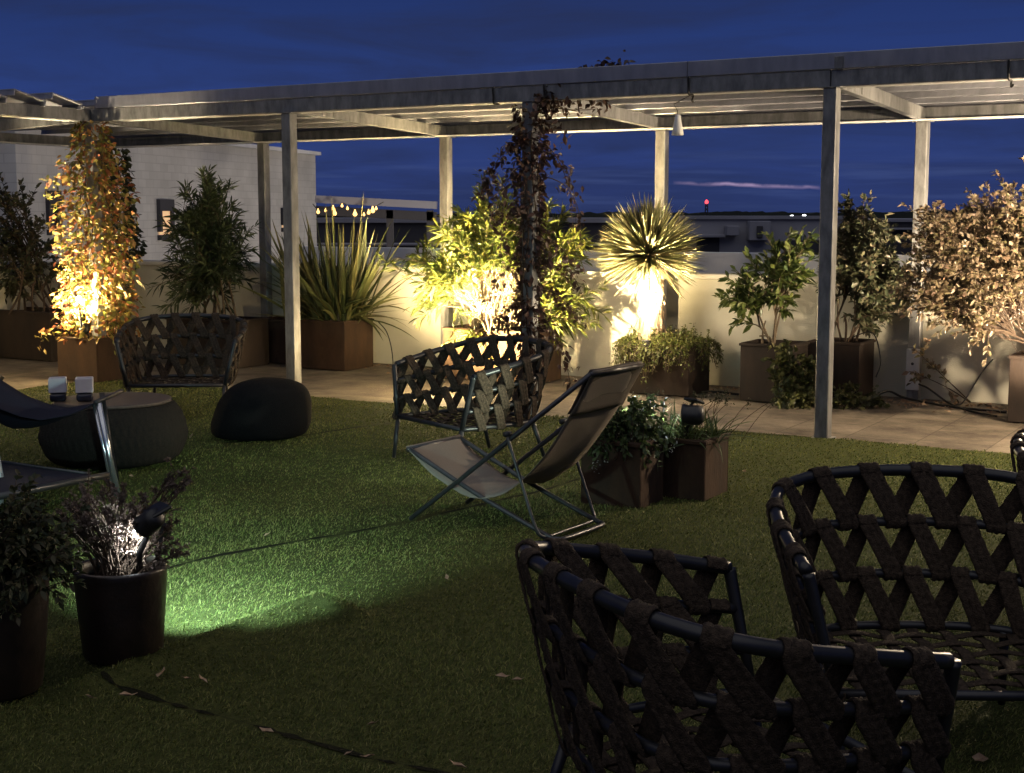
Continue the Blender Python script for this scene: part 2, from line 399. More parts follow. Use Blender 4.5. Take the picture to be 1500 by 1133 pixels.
# ------------------------------------------------------------------ lights
def light(name, kind, loc, energy, col, target=None, size=.04, angle=90, blend=.5):
    d = bpy.data.lights.new(name, kind); d.energy = energy; d.color = col
    if kind == 'SPOT': d.spot_size = R(angle); d.spot_blend = blend
    d.shadow_soft_size = size
    o = bpy.data.objects.new(name, d); COL.objects.link(o); o.location = [float(v) for v in loc]
    if target is not None:
        o.rotation_euler = (Vector([float(v) for v in target]) - Vector([float(v) for v in loc])).to_track_quat('-Z', 'Y').to_euler()
    return o
def fixture(name, label, base, head, target, lens, group=None, r=.05, panel=False, panel_dir=None, length=.09):
    """garden spotlight: stake, bracket, round head with lens, optional solar panel. World points."""
    base = np.array(base, float); head = np.array(head, float); d = nrm(np.array(target, float) - head)
    t = thing(name, label, 'spotlight', base, 0, group)
    m = MB(); m.tube([base - [0, 0, .08], base + (head - base) * .5, head - d * length * .55 - [0, 0, r * .2]], [.006, .011, .011], 8); m.build('stake', M['plastic'], t, True, base)
    # head: lathe around d
    x = nrm(np.cross(d, [0, 0, 1.0]) if abs(d[2]) < .95 else np.array([1.0, 0, 0])); y = np.cross(d, x)
    def turn(prof, seg=20, capb=True, capt=True):
        mm = MB(); mm.lathe(prof, seg, capb=capb, capt=capt); V = np.array(mm.v)
        mm.v = (head + V[:, :1] * x + V[:, 1:2] * y + V[:, 2:3] * d).tolist(); return mm
    L = length
    turn([(r * .45, -L), (r * .8, -L * .9), (r * .92, -L * .6), (r * .92, -L * .05), (r, 0), (r, L * .12), (r * .9, L * .12), (r * .86, L * .02)]).build('lamp_head', M['plastic'], t, True, base)
    turn([(r * .84, L * .03), (r * .6, L * .06), (.001, L * .075)], capb=False, capt=False).build('lens', lens, t, True, base)
    if panel:
        pc = head + np.array(panel); n = nrm(np.array(panel_dir, float)); px = nrm(np.cross([0, 0, 1.0], n)); py = np.cross(n, px)
        mm = MB(); mm.box(pc, (.10, .078, .012), M=np.stack([px, py, n], 1), bev=.004); pp = mm.build('solar_panel', M['plastic'], t, False, base)
        mm = MB(); mm.box(pc + n * .0075, (.09, .068, .003), M=np.stack([px, py, n], 1), bev=.001); mm.build('cell', M['panel'], pp, False, base)
        mm = MB(); mm.tube([head - d * L * .5, (head + pc) / 2 + [0, 0, .01], pc - n * .007], .008, 8); mm.build('bracket', M['plastic'], t, True, base)
    return t

# ------------------------------------------------------------------ world: dusk sky
w = bpy.data.worlds.new('World'); S.world = w; w.use_nodes = True
nt = w.node_tree; nd = nt.nodes; lk = nt.links; bg = nd['Background']
def math_n(op, a=None, b=None, c=None, clamp=False):
    n = nd.new('ShaderNodeMath'); n.operation = op; n.use_clamp = clamp
    for i, v in enumerate((a, b, c)):
        if v is None: continue
        if isinstance(v, (int, float)): n.inputs[i].default_value = v
        else: lk.new(v, n.inputs[i])
    return n.outputs[0]
def mix_rgb(fac, c1, c2, typ='MIX'):
    n = nd.new('ShaderNodeMix'); n.data_type = 'RGBA'; n.blend_type = typ
    for k, v in ((0, fac), (6, c1), (7, c2)):
        if isinstance(v, (int, float)): n.inputs[k].default_value = v
        elif isinstance(v, tuple): n.inputs[k].default_value = (*v, 1)
        else: lk.new(v, n.inputs[k])
    return n.outputs[2]
sky = nd.new('ShaderNodeTexSky'); sky.sky_type = 'NISHITA'; sky.sun_disc = False
sky.sun_elevation = R(-4.0); sky.sun_rotation = R(20); sky.altitude = 50; sky.dust_density = .6; sky.ozone_density = 4
tc = nd.new('ShaderNodeTexCoord'); sep = nd.new('ShaderNodeSeparateXYZ'); lk.new(tc.outputs['Generated'], sep.inputs[0])
zz = sep.outputs[2]
cr = nd.new('ShaderNodeValToRGB'); e = cr.color_ramp.elements
e[0].position = 0.0; e[0].color = (.0165, .0300, .105, 1); e[1].position = 1.0; e[1].color = (.0050, .0110, .042, 1)
for pz, c in ((.03, (.0185, .036, .138)), (.07, (.0190, .040, .155)), (.12, (.0145, .032, .124)), (.18, (.010, .0225, .086)), (.4, (.007, .015, .058))):
    q = e.new(pz); q.color = (*c, 1)
lk.new(zz, cr.inputs[0])
base = mix_rgb(.18, cr.outputs[0], mix_rgb(1.0, sky.outputs[0], (.09, .14, .42), 'MULTIPLY'))
mp = nd.new('ShaderNodeMapping'); mp.inputs['Scale'].default_value = (2.2, 2.2, 16); lk.new(tc.outputs['Generated'], mp.inputs[0])
nz = nd.new('ShaderNodeTexNoise'); nz.inputs['Scale'].default_value = 2.2; nz.inputs['Detail'].default_value = 7; nz.inputs['Roughness'].default_value = .6; nz.inputs['Distortion'].default_value = .6
lk.new(mp.outputs[0], nz.inputs['Vector'])
cl = nd.new('ShaderNodeMapRange'); cl.inputs['From Min'].default_value = .42; cl.inputs['From Max'].default_value = .72; lk.new(nz.outputs['Fac'], cl.inputs['Value'])
base = mix_rgb(math_n('MULTIPLY', cl.outputs[0], .85), base, (.0125, .0200, .060))
mp2 = nd.new('ShaderNodeMapping'); mp2.inputs['Scale'].default_value = (3, 3, 60); lk.new(tc.outputs['Generated'], mp2.inputs[0])
nz2 = nd.new('ShaderNodeTexNoise'); nz2.inputs['Scale'].default_value = 3; nz2.inputs['Detail'].default_value = 6; lk.new(mp2.outputs[0], nz2.inputs['Vector'])
cl2 = nd.new('ShaderNodeMapRange'); cl2.inputs['From Min'].default_value = .5; cl2.inputs['From Max'].default_value = .7; lk.new(nz2.outputs['Fac'], cl2.inputs['Value'])
lowband = math_n('MULTIPLY', math_n('SUBTRACT', 1.0, math_n('MULTIPLY', math_n('ABSOLUTE', math_n('SUBTRACT', zz, .022)), 35), clamp=True), cl2.outputs[0])
base = mix_rgb(math_n('MULTIPLY', lowband, .55), base, (.034, .056, .155))
# one thin pink lit streak low above the horizon
az = math_n('DIVIDE', sep.outputs[0], sep.outputs[1])
nz3 = nd.new('ShaderNodeTexNoise'); nz3.inputs['Scale'].default_value = 60; nz3.inputs['Detail'].default_value = 6; lk.new(tc.outputs['Generated'], nz3.inputs['Vector'])
line = math_n('ADD', .0222, math_n('MULTIPLY', math_n('SUBTRACT', az, .115), -.037))
dz = math_n('ABSOLUTE', math_n('SUBTRACT', math_n('SUBTRACT', zz, line), math_n('MULTIPLY', math_n('SUBTRACT', nz3.outputs['Fac'], .5), .0035)))
m1 = math_n('SUBTRACT', 1.0, math_n('DIVIDE', dz, .0017), clamp=True)
m2 = math_n('SUBTRACT', 1.0, math_n('MULTIPLY', math_n('ABSOLUTE', math_n('SUBTRACT', az, .168)), 18.5), clamp=True)
fwd = math_n('GREATER_THAN', sep.outputs[1], 0)
mk = math_n('MULTIPLY', math_n('MULTIPLY', math_n('MULTIPLY', m1, math_n('POWER', m2, .5)), fwd), math_n('MULTIPLY', math_n('SUBTRACT', nz3.outputs['Fac'], .28), 2.6, clamp=True), clamp=True)
base = mix_rgb(mk, base, (.26, .20, .33))
base = mix_rgb(1.0, base, (1.06, 1.0, .98), 'MULTIPLY')
lk.new(base, bg.inputs[0]); bg.inputs[1].default_value = 1.22
S.view_settings.view_transform = 'Standard'; S.view_settings.look = 'None'; S.view_settings.exposure = .3; S.view_settings.gamma = 1
S.render.engine = 'CYCLES'
S.cycles.use_denoising = True; S.cycles.max_bounces = 6; S.cycles.diffuse_bounces = 3; S.cycles.glossy_bounces = 3; S.cycles.transmission_bounces = 3
S.cycles.sample_clamp_indirect = 3.0; S.cycles.caustics_reflective = False; S.cycles.caustics_refractive = False
# ------------------------------------------------------------------ the setting
def poly_ab(name, quads, mat, z, kind='structure'):
    V = []; Fs = []
    for (a0, a1, b0, b1) in quads:
        k = len(V); V += [T(a0, b0, z), T(a1, b0, z), T(a1, b1, z), T(a0, b1, z)]; Fs.append((k, k + 1, k + 2, k + 3))
    return tag(mesh_obj(name, V, Fs, mat), kind=kind)
g = mesh_obj('ground', [(-3000, -500, -12), (3000, -500, -12), (3000, 3000, -12), (-3000, 3000, -12)], [(0, 1, 2, 3)], M['ground']); tag(g, kind='structure')
mb = MB(); c = T(7, -5, -6.02); mb.box(c, (24, 22, 12), ROT); tag(mb.build('terrace', M['far_wall']), kind='structure')

def tile_mat():
    m, nt, nd, lk, p = new_mat('concrete paving')
    tc = nd.new('ShaderNodeTexCoord'); mp = nd.new('ShaderNodeMapping'); mp.inputs['Rotation'].default_value = (0, 0, -ROT)
    lk.new(tc.outputs['Object'], mp.inputs[0])
    br = nd.new('ShaderNodeTexBrick'); br.offset = 0; br.inputs['Scale'].default_value = 1; br.inputs['Brick Width'].default_value = .5; br.inputs['Row Height'].default_value = .5
    br.inputs['Mortar Size'].default_value = .006; br.inputs['Mortar Smooth'].default_value = .3
    br.inputs['Color1'].default_value = (.20, .168, .132, 1); br.inputs['Color2'].default_value = (.14, .115, .09, 1); br.inputs['Mortar'].default_value = (.09, .07, .05, 1)
    lk.new(mp.outputs[0], br.inputs['Vector'])
    nz = nd.new('ShaderNodeTexNoise'); nz.inputs['Scale'].default_value = 1.9; nz.inputs['Detail'].default_value = 9; nz.inputs['Roughness'].default_value = .7; lk.new(mp.outputs[0], nz.inputs[0])
    cr = nd.new('ShaderNodeValToRGB'); cr.color_ramp.elements[0].position = .36; cr.color_ramp.elements[0].color = (.22, .19, .16, 1); cr.color_ramp.elements[1].position = .64; cr.color_ramp.elements[1].color = (1.15, 1.12, 1.05, 1)
    lk.new(nz.outputs['Fac'], cr.inputs[0])
    mx = nd.new('ShaderNodeMix'); mx.data_type = 'RGBA'; mx.blend_type = 'MULTIPLY'; mx.inputs[0].default_value = 1
    lk.new(br.outputs['Color'], mx.inputs[6]); lk.new(cr.outputs[0], mx.inputs[7]); lk.new(mx.outputs[2], p.inputs['Base Color'])
    p.inputs['Roughness'].default_value = .82
    n2 = nd.new('ShaderNodeTexNoise'); n2.inputs['Scale'].default_value = 45; n2.inputs['Detail'].default_value = 6; lk.new(mp.outputs[0], n2.inputs[0])
    ad = nd.new('ShaderNodeMath'); ad.operation = 'SUBTRACT'; lk.new(n2.outputs['Fac'], ad.inputs[0]); lk.new(br.outputs['Fac'], ad.inputs[1])
    bm = nd.new('ShaderNodeBump'); bm.inputs['Strength'].default_value = .5; bm.inputs['Distance'].default_value = .012
    lk.new(ad.outputs[0], bm.inputs['Height']); lk.new(bm.outputs[0], p.inputs['Normal'])
    return m
poly_ab('path', [(-2.6, 18, -.06, 2.6), (-2.6, .06, -14, -.06)], tile_mat(), 0.0)

# lawn: artificial turf with laid seams and one lifted edge
def gp(*pts): return np.array([G(*q)[:2] for q in pts])
SEAMS = [gp((225, 842), (330, 815), (600, 768), (770, 728), (900, 690)), gp((150, 1005), (230, 1033), (380, 1072), (540, 1118), (660, 1140)), gp((330, 652), (450, 640), (580, 621))]
RIDGE = gp((110, 1018), (200, 985), (300, 948), (380, 912), (470, 882), (520, 905))
def dist(P, L):
    d = np.full(len(P), 1e9)
    for p, q in zip(L[:-1], L[1:]):
        v = q - p; t = np.clip(((P - p) @ v) / (v @ v), 0, 1); d = np.minimum(d, np.linalg.norm(P - p - t[:, None] * v, axis=1))
    return d
PH = rng.random((10, 4)) * 6.28
def turf_z(P):
    z = np.zeros(len(P))
    for k in range(10):
        fx = (k * .45 + .6) * math.cos(PH[k, 0]); fy = (k * .45 + .6) * math.sin(PH[k, 0]); z += .0022 * np.sin(P[:, 0] * fx * 3 + P[:, 1] * fy * 3 + PH[k, 1]) / (1 + .25 * k)
    z += .036 * np.exp(-(dist(P, RIDGE) / .05) ** 2)
    return z + .010
def tur(P): return turf_z(np.asarray(P))
na, nb = 400, 330
aa = np.linspace(.03, 16, na); bb = np.linspace(-13, -.03, nb); ga, gb = np.meshgrid(aa, bb)
V = A[None] + ga.ravel()[:, None] * U + gb.ravel()[:, None] * N; V[:, 2] = turf_z(V[:, :2])
ii = np.arange(na * nb).reshape(nb, na)
Fq = np.stack([ii[:-1, :-1], ii[:-1, 1:], ii[1:, 1:], ii[1:, :-1]], -1).reshape(-1, 4)
M['turf_base'] = pm('turf backing', (.030, .036, .010), (.060, .066, .020), 30, .95, 0, .6, 120, .1)
tag(np_mesh('lawn', V, Fq, M['turf_base'], None, True), kind='structure')

M['seam'] = pm('dark turf seam', (.005, .006, .003), (.012, .012, .006), 40, .95, 0, .5, 90, .1)
lawn = bpy.data.objects['lawn']; m = MB()
for L_ in SEAMS:
    Q = resample(np.c_[L_, np.zeros(len(L_))], 60); Q[:, 2] = turf_z(Q[:, :2]) + .004; tg_ = nrm(np.gradient(Q, axis=0)); sd_ = np.stack([-tg_[:, 1], tg_[:, 0], tg_[:, 2] * 0], 1)
    wv_ = np.clip(.008 + .007 * np.sin(np.arange(60) * .9 + 2 * np.sin(np.arange(60) * .37)) + .004 * np.sin(np.arange(60) * .21), .001, .02)
    k_ = len(m.v); m.add(np.vstack([Q - sd_ * wv_[:, None], Q + sd_ * wv_[:, None]]), [(i, i + 1, 60 + i + 1, 60 + i) for i in range(59)])
tag(m.build('turf_seam', M['seam'], lawn, False), kind='structure')
cand = []
for y0 in np.arange(2.8, 13.6, .2):
    ym = y0 + .1; rho = 14500 * min(1, (4.3 / ym) ** 1.9); hw = .40 * ym + .45
    n = int(rho * .2 * 2 * hw); cand.append(np.stack([rng.uniform(-hw, hw, n), rng.uniform(y0, y0 + .2, n)], 1))
P = np.vstack(cand)
pa = (P[:, 0] - A[0]) * U[0] + (P[:, 1] - A[1]) * U[1]; pb = (P[:, 0] - A[0]) * N[0] + (P[:, 1] - A[1]) * N[1]
edge = .025 * np.sin(pa * 5.1) + .02 * np.sin(pa * 13.7)
keep = (pa > .05) & (pb < -.03 + edge)
sd = np.minimum.reduce([dist(P, s) for s in SEAMS])
keep &= ~((sd < .019) & (rng.random(len(P)) < .92))
P = P[keep]; n = len(P)
pz = turf_z(P); sdk = np.clip(sd[keep] / .05, .5, 1)
dv = P[:, 1:2]
nap = np.sin(P[:, 0] * 2.1 + 1.3 * np.sin(P[:, 1] * 1.7)) * .5 + np.sin(P[:, 1] * 4.3 + P[:, 0] * 3.1) * .3
nap = nap + .45 * np.sin(P[:, 0] * 11 + 3 * np.sin(P[:, 1] * 7.3)) * np.sin(P[:, 1] * 9 + 2 * np.sin(P[:, 0] * 5.1))
th = nap * 1.2 + rng.normal(size=n) * 1.3
lean = np.abs(rng.normal(size=n)) * .7 + .2
D = np.stack([np.cos(th) * lean, np.sin(th) * lean, np.ones(n)], 1); D /= np.linalg.norm(D, axis=1, keepdims=True)
Lb = (.014 + .011 * rng.random(n)) * (1 + .2 * nap) * sdk; Wb = .0023 * np.clip(P[:, 1] / 4.0, 1, 3.2) * (.8 + .5 * rng.random(n))
sx = np.stack([-np.sin(th + rng.normal(size=n)), np.cos(th + rng.normal(size=n)), np.zeros(n)], 1)
B3 = np.c_[P, pz - .003]
mid = B3 + D * (Lb * .55)[:, None]; tip = B3 + D * Lb[:, None] + np.stack([np.cos(th), np.sin(th), np.full(n, -.5)], 1) * (Lb * .28)[:, None]
V = np.stack([B3 - sx * Wb[:, None] / 2, B3 + sx * Wb[:, None] / 2, mid + sx * Wb[:, None] / 2.4, mid - sx * Wb[:, None] / 2.4, tip], 1).reshape(-1, 3)
k = np.arange(n)[:, None] * 5
Ft = np.stack([k + [0, 1, 2], k + [0, 2, 3], k + [3, 2, 4]], 1).reshape(-1, 3)
patch = .5 + .35 * np.sin(P[:, 0] * 1.3 + 1) * np.sin(P[:, 1] * .9) + rng.normal(size=n) * .40
tag(np_mesh('grass', V, Ft, M['grass'], None, False, np.repeat(np.clip(patch, 0, 1), 3)), 'short green artificial grass covering the terrace lawn', kind='stuff')

# boundary walls
def wallthing(label, p, q, h, th, mat=None, cop=True, z0=0.0):
    t = thing('parapet_wall', label, 'wall', p)
    m = MB(); m.beam(np.array(p) + [0, 0, z0 + (h - z0) / 2], np.array(q) + [0, 0, z0 + (h - z0) / 2], th, h - z0, bev=.004); m.build('masonry', mat or M['wall'], t, False, p)
    if cop:
        m = MB(); m.beam(np.array(p) + [0, 0, h + .027], np.array(q) + [0, 0, h + .027], th + .07, .05, bev=.008); m.build('coping', M['coping'], t, False, p)
    return t
WB = 2.585
wallthing('long cream rendered parapet wall behind the planters and rear posts', T(-2.75, WB + .1), T(18, WB + .1), 1.0, .2)
wallthing('short cream parapet wall at the far left behind the dark planter', T(-2.7, WB - .01), T(-2.7, -9), 1.0, .2)
wallthing('white upper parapet seen just above the cream wall coping', T(-1.5, WB + 2.2), T(18, WB + 2.2), 1.19, .18, M['white_render'], False, -.5)

# ------------------------------------------------------------------ pergola
ZB, ZK, BH = 2.485, 2.392, .115
def zb(b): return ZB + (ZK - ZB) * b / DP
pg = thing('pergola', 'galvanised steel pergola with slatted metal roof along the terrace edge', 'pergola', A)
def pmesh(m, name, mat, parent=pg, smooth=False): return m.build(name, mat, parent, smooth, A)
POST = []
def post(a, b, zt):
    m = MB(); m.box(T(a, b, zt / 2), (.10, .10, zt - .012), ROT, bev=.006); o = pmesh(m, 'post', M['steel'])
    m = MB(); m.box(T(a, b, .006), (.15, .15, .012), ROT, bev=.002); pmesh(m, 'base_plate', M['steel'], o)
    m = MB(); m.box(T(a, b, zt - .003), (.16, .13, .006), ROT, bev=.001); pmesh(m, 'cap_plate', M['steel'], o); return o
for k in range(5): post(k * SP, 0, ZB); 
for k in range(5): post(k * SP, DP, ZK)
post(-DP, DP, ZK); post(0, -SP, ZB); post(0, -2 * SP, ZB); post(-DP, -.0, ZK); post(-DP, -SP, ZK)
for (a0, a1) in ((-.05, 3 * SP - .006), (3 * SP + .0, 4.4 * SP)):
    m = MB(); x = .006 if a0 > 1 else 0
    m.beam(T(a0, x, ZB + BH / 2), T(a1, x, ZB + BH / 2), .07, BH); pmesh(m, 'beam', M['steel'])
m = MB(); m.beam(T(-DP - .05, DP, ZK + BH / 2), T(4.4 * SP, DP, ZK + BH / 2), .07, BH); pmesh(m, 'beam', M['steel'])
m = MB(); m.beam(T(0, -.037, ZB + BH / 2), T(0, -2.3 * SP, ZB + BH / 2), .07, BH); pmesh(m, 'beam', M['steel'])
m = MB(); m.beam(T(-DP, DP - .037, ZK + BH / 2), T(-DP, -2.3 * SP, ZK + BH / 2), .07, BH); pmesh(m, 'beam', M['steel'])
for k in range(5):
    m = MB(); m.beam(T(k * SP, .037, ZB + BH / 2 - .004), T(k * SP, DP - .037, ZK + BH / 2 - .004), .06, BH - .01)
    o = pmesh(m, 'rafter', M['steel'])
    for bq in (.45, .62):
        m = MB(); m.box(T(k * SP + .034, bq, zb(bq) + .05), (.006, .05, .07), ROT, bev=.001); pmesh(m, 'clip_plate', M['steel'], o)
for bq in (-SP, -2 * SP):
    m = MB(); m.beam(T(-.037, bq, ZB + BH / 2 - .004), T(-DP + .037, bq, ZK + BH / 2 - .004), .06, BH - .01); pmesh(m, 'rafter', M['steel'])
m = MB(); m.beam(T(-.037, 0, ZB + BH / 2 - .004), T(-DP + .037, 0, ZK + BH / 2 - .004), .06, BH - .01); pmesh(m, 'rafter', M['steel'])
for (a0, a1, b0, b1, z) in ((.05, 4.4 * SP, .036, .15, ZB + .004), (-DP, 4.4 * SP, DP - .19, DP - .036, ZK + .004)):
    m = MB(); m.beam(T(a0, (b0 + b1) / 2, z), T(a1, (b0 + b1) / 2, z), b1 - b0, .008, bev=.001); pmesh(m, 'flange', M['flange'])
m = MB(); m.beam(T(-.11, -.05, ZB + .004), T(-.11, -2.3 * SP, ZB + .004), .14, .008, bev=.001); pmesh(m, 'flange', M['flange'])
m = MB(); m.beam(T(-DP + .11, DP - .2, ZK + .004), T(-DP + .11, -2.3 * SP, ZK + .004), .14, .008, bev=.001); pmesh(m, 'flange', M['flange'])
# fascia channel above the front beam
for a0, a1 in ((.10, 2.555 * SP), (2.555 * SP + .004, 4.4 * SP)):
    m = MB(); m.beam(T(a0, -.02, ZB + BH + .060), T(a1, -.02, ZB + BH + .060), .05, .112, bev=.004); pmesh(m, 'fascia', M['slat'])
m = MB(); m.box(T(3 * SP + .06, -.056, ZB + BH + .045), (.06, .012, .085), ROT, bev=.002); pmesh(m, 'splice_plate', M['steel'])
# roof slats running along the front, tilted
def slat(a0, a1, b, zc, tilt=.20, wd=.36):
    ax = np.stack([U, N * math.cos(tilt) - Z * math.sin(tilt), N * math.sin(tilt) + Z * math.cos(tilt)], 1)
    p = T((a0 + a1) / 2, b, zc); m = MB(); L = a1 - a0
    m.box(p, (L, wd, .016), M=ax, bev=.003)
    for s in (-1, 1): m.box(p + ax[:, 1] * s * (wd / 2 - .011) - ax[:, 2] * .028, (L, .014, .05), M=ax, bev=.003)
    pmesh(m, 'slat', M['slat'])
b = .22
while b < DP + .1:
    slat(-2.62 if b > .3 else -2.62, 4.4 * SP, b, zb(b) + BH + .066); b += .435
b = -.36
while b > -2.2 * SP:
    slat(-2.62, .09, b, ZB + BH + .075, .22, .37); b -= .435
def strap(a, drop=.0, name='strap_loop'):
    m = MB(); zc = ZB
    q = [T(a, -.053, ZB + BH + .005), T(a, -.044, ZB + .05), T(a + .004, -.042, ZB - .006), T(a + .004, .04, ZB - .008)]
    if drop: q += [T(a + .012, .0, ZB - .05), T(a + .03, -.02, ZB - drop)]
    m.tube(catmull(q, 5), .008, 6); pmesh(m, name, M['cable'], pg, True)
strap(1.87 * SP); strap(2.02 * SP + .1); strap(2.56 * SP, .06); strap(3.49 * SP, .04)

# pendant lamp hanging from the front beam
pb_ = G(990, 160); base = T(2.60 * SP, .02, ZB - .09); base = T(*AB(atY(993, 168, float((T(2.56 * SP, .02))[1])))[:2], atY(993, 168, float((T(2.56 * SP, .02))[1]))[2])
t = thing('pendant_lamp', 'small frosted white lamp hanging by a cord from the pergola beam', 'lamp', base)
m = MB(); m.lathe([(.012, 0), (.020, -.002), (.024, -.03), (.040, -.115), (.045, -.15), (.040, -.152), (.03, -.1), (.012, -.03)], 20, base, capb=False, capt=False); m.build('lamp_shade', M['lamp_shade'], t, True, base)
m = MB(); m.tube([base + [0, 0, -.005], base + [-.005, 0, .03], base + [-.03, .01, .075], T(2.56 * SP, .02, ZB - .004)], .004, 6); m.build('cord', M['cable'], t, True, base)

# white rendered neighbouring building at the left
q1 = atY(462, 228, 34.0)
dirb = nrm(np.array([-.25, -1.0, 0])); side = np.array([-dirb[1], dirb[0], 0]) * -1
q0 = q1 + dirb * 12.35; zt = q1[2]
bt = thing('white_building', 'white rendered building block rising behind the planters at left', 'building', (q1[0], q1[1], -12))
def block_mat():
    m, nt, nd, lk, p = new_mat('white block wall'); tc = nd.new('ShaderNodeTexCoord'); sp = nd.new('ShaderNodeSeparateXYZ'); cm = nd.new('ShaderNodeCombineXYZ')
    lk.new(tc.outputs['Object'], sp.inputs[0]); ad = nd.new('ShaderNodeMath'); ad.operation = 'ADD'; lk.new(sp.outputs[0], ad.inputs[0]); lk.new(sp.outputs[1], ad.inputs[1])
    lk.new(ad.outputs[0], cm.inputs[0]); lk.new(sp.outputs[2], cm.inputs[1])
    br = nd.new('ShaderNodeTexBrick'); br.inputs['Scale'].default_value = 1; br.inputs['Brick Width'].default_value = .34; br.inputs['Row Height'].default_value = .15; br.inputs['Mortar Size'].default_value = .012; br.inputs['Mortar Smooth'].default_value = 1
    br.inputs['Color1'].default_value = (.62, .61, .59, 1); br.inputs['Color2'].default_value = (.56, .55, .53, 1); br.inputs['Mortar'].default_value = (.48, .47, .46, 1)
    lk.new(cm.outputs[0], br.inputs['Vector'])
    nz = nd.new('ShaderNodeTexNoise'); nz.inputs['Scale'].default_value = .9; nz.inputs['Detail'].default_value = 8; lk.new(tc.outputs['Object'], nz.inputs[0])
    cr = nd.new('ShaderNodeValToRGB'); cr.color_ramp.elements[0].color = (.72, .72, .72, 1); cr.color_ramp.elements[0].position = .3; cr.color_ramp.elements[1].position = .7
    lk.new(nz.outputs['Fac'], cr.inputs[0]); mx = nd.new('ShaderNodeMix'); mx.data_type = 'RGBA'; mx.blend_type = 'MULTIPLY'; mx.inputs[0].default_value = 1
    lk.new(br.outputs[0], mx.inputs[6]); lk.new(cr.outputs[0], mx.inputs[7]); lk.new(mx.outputs[2], p.inputs['Base Color']); p.inputs['Roughness'].default_value = .9
    return m
bb0 = np.array([q1[0], q1[1], -12.0]); out = side * 9
if out[0] > 0: out = -out
m = MB(); P4 = [q1, q0, q0 + out, q1 + out]
m.add([[p[0], p[1], -12] for p in P4] + [[p[0], p[1], zt] for p in P4], [(0, 1, 5, 4), (1, 2, 6, 5), (2, 3, 7, 6), (3, 0, 4, 7), (4, 5, 6, 7)])
m.build('wall', block_mat(), bt, False, bb0)
m = MB()
for p, q in ((q1, q0), (q0, q0 + out)): m.beam(np.array([p[0], p[1], zt + .04]), np.array([q[0], q[1], zt + .04]), .3, .08)
m.build('roof_edge', M['white_render'], bt, False, bb0)
fn = -nrm(out)
def on_face(px, py):
    d = ray(px, py); t_ = ((q1 - np.array([0, 0, CH])) @ fn) / (d @ fn); return np.array([0, 0, CH]) + t_ * d
for (x0, y0, x1, y1, lit) in ((229, 296, 250, 352, True), (411, 308, 420, 340, True), (66, 284, 84, 345, False)):
    a_ = on_face(x0, y0); b_ = on_face(x1, y0); hgt = a_[2] - on_face(x0, y1)[2]; wv = (b_ - a_); wv[2] = 0; wl = np.linalg.norm(wv); wv /= wl
    c_ = a_ + wv * wl / 2; c_[2] = a_[2] - hgt / 2; ax = np.stack([wv, fn, Z], 1)
    m = MB(); fr = .09
    m.box(c_ + fn * .03 + Z * (hgt / 2 - .06), (wl, .10, .22), M=ax)
    m.box(c_ + fn * .03 - Z * (hgt / 2 - fr / 2), (wl, .10, fr), M=ax)
    for s_ in (-1, 1): m.box(c_ + fn * .028 + wv * s_ * (wl / 2 - fr / 2), (fr, .09, hgt - .3), M=ax)
    wo = m.build('window', M['far_dark'], bt, False, bb0)
    m = MB(); m.box(c_ + fn * .015, (wl - fr, .02, hgt - .2), M=ax); m.build('pane', M['window_lit'] if lit else M['dark_glass'], wo, False, bb0)

m = MB(); m.box(T(6, WB + 12.4, -.95), (30, 20, .6), ROT); tag(m.build('roof_deck', M['far_roof']), kind='structure')
# neighbour's canopy with festoon bulbs
YN = 25.0
nb0 = np.array([*atY(540, 330, YN)[:2], 0]); npg = thing('canopy', 'pale neighbouring canopy beam with string lights behind the sword-leaf plant', 'canopy', nb0)
l0 = atY(463, 292, YN); l1 = atY(640, 301, YN)
m = MB(); m.beam(l0, l1, .3, .13); m.build('beam', M['far_roof'], npg, False, nb0)
m = MB(); m.beam(l0 + [0, .0, -.20], l1 + [0, .0, -.20], .12, .16); m.build('valance', M['far_dark'], npg, False, nb0)
for px in (571, 630):
    p = atY(px, 300, YN); m = MB(); m.box((p[0], p[1], (p[2] - .1) / 2 - .5), (.12, .12, p[2] - .1 + 1)); m.build('post', M['far_dark'], npg, False, nb0)
st = thing('string_lights', 'warm festoon bulbs strung under the pale neighbouring canopy', 'string lights', atY(500, 308, YN - .5))
sb0 = np.array(st.location)
bl = [(458, 303), (466, 311), (477, 309), (488, 306), (490, 313), (501, 302), (509, 306), (520, 314), (533, 315), (540, 312), (546, 309), (551, 306), (562, 300)]
m = MB(); m.tube(catmull([atY(x, y - 4, YN - .5) for x, y in bl], 4), .008, 5); m.build('cable', M['cable'], st, True, sb0)
for x, y in bl[1:-1]:
    r = random.choice((.024, .031, .040)); p = atY(x, y, YN - .5)
    m = MB(); m.lathe([(.001, -r), (r * .7, -r * .7), (r, 0), (r * .7, r * .7), (r * .4, r * 1.3), (.3 * r, r * 2)], 10, p, capb=False); m.build('bulb', M['bulb'], st, True, sb0)

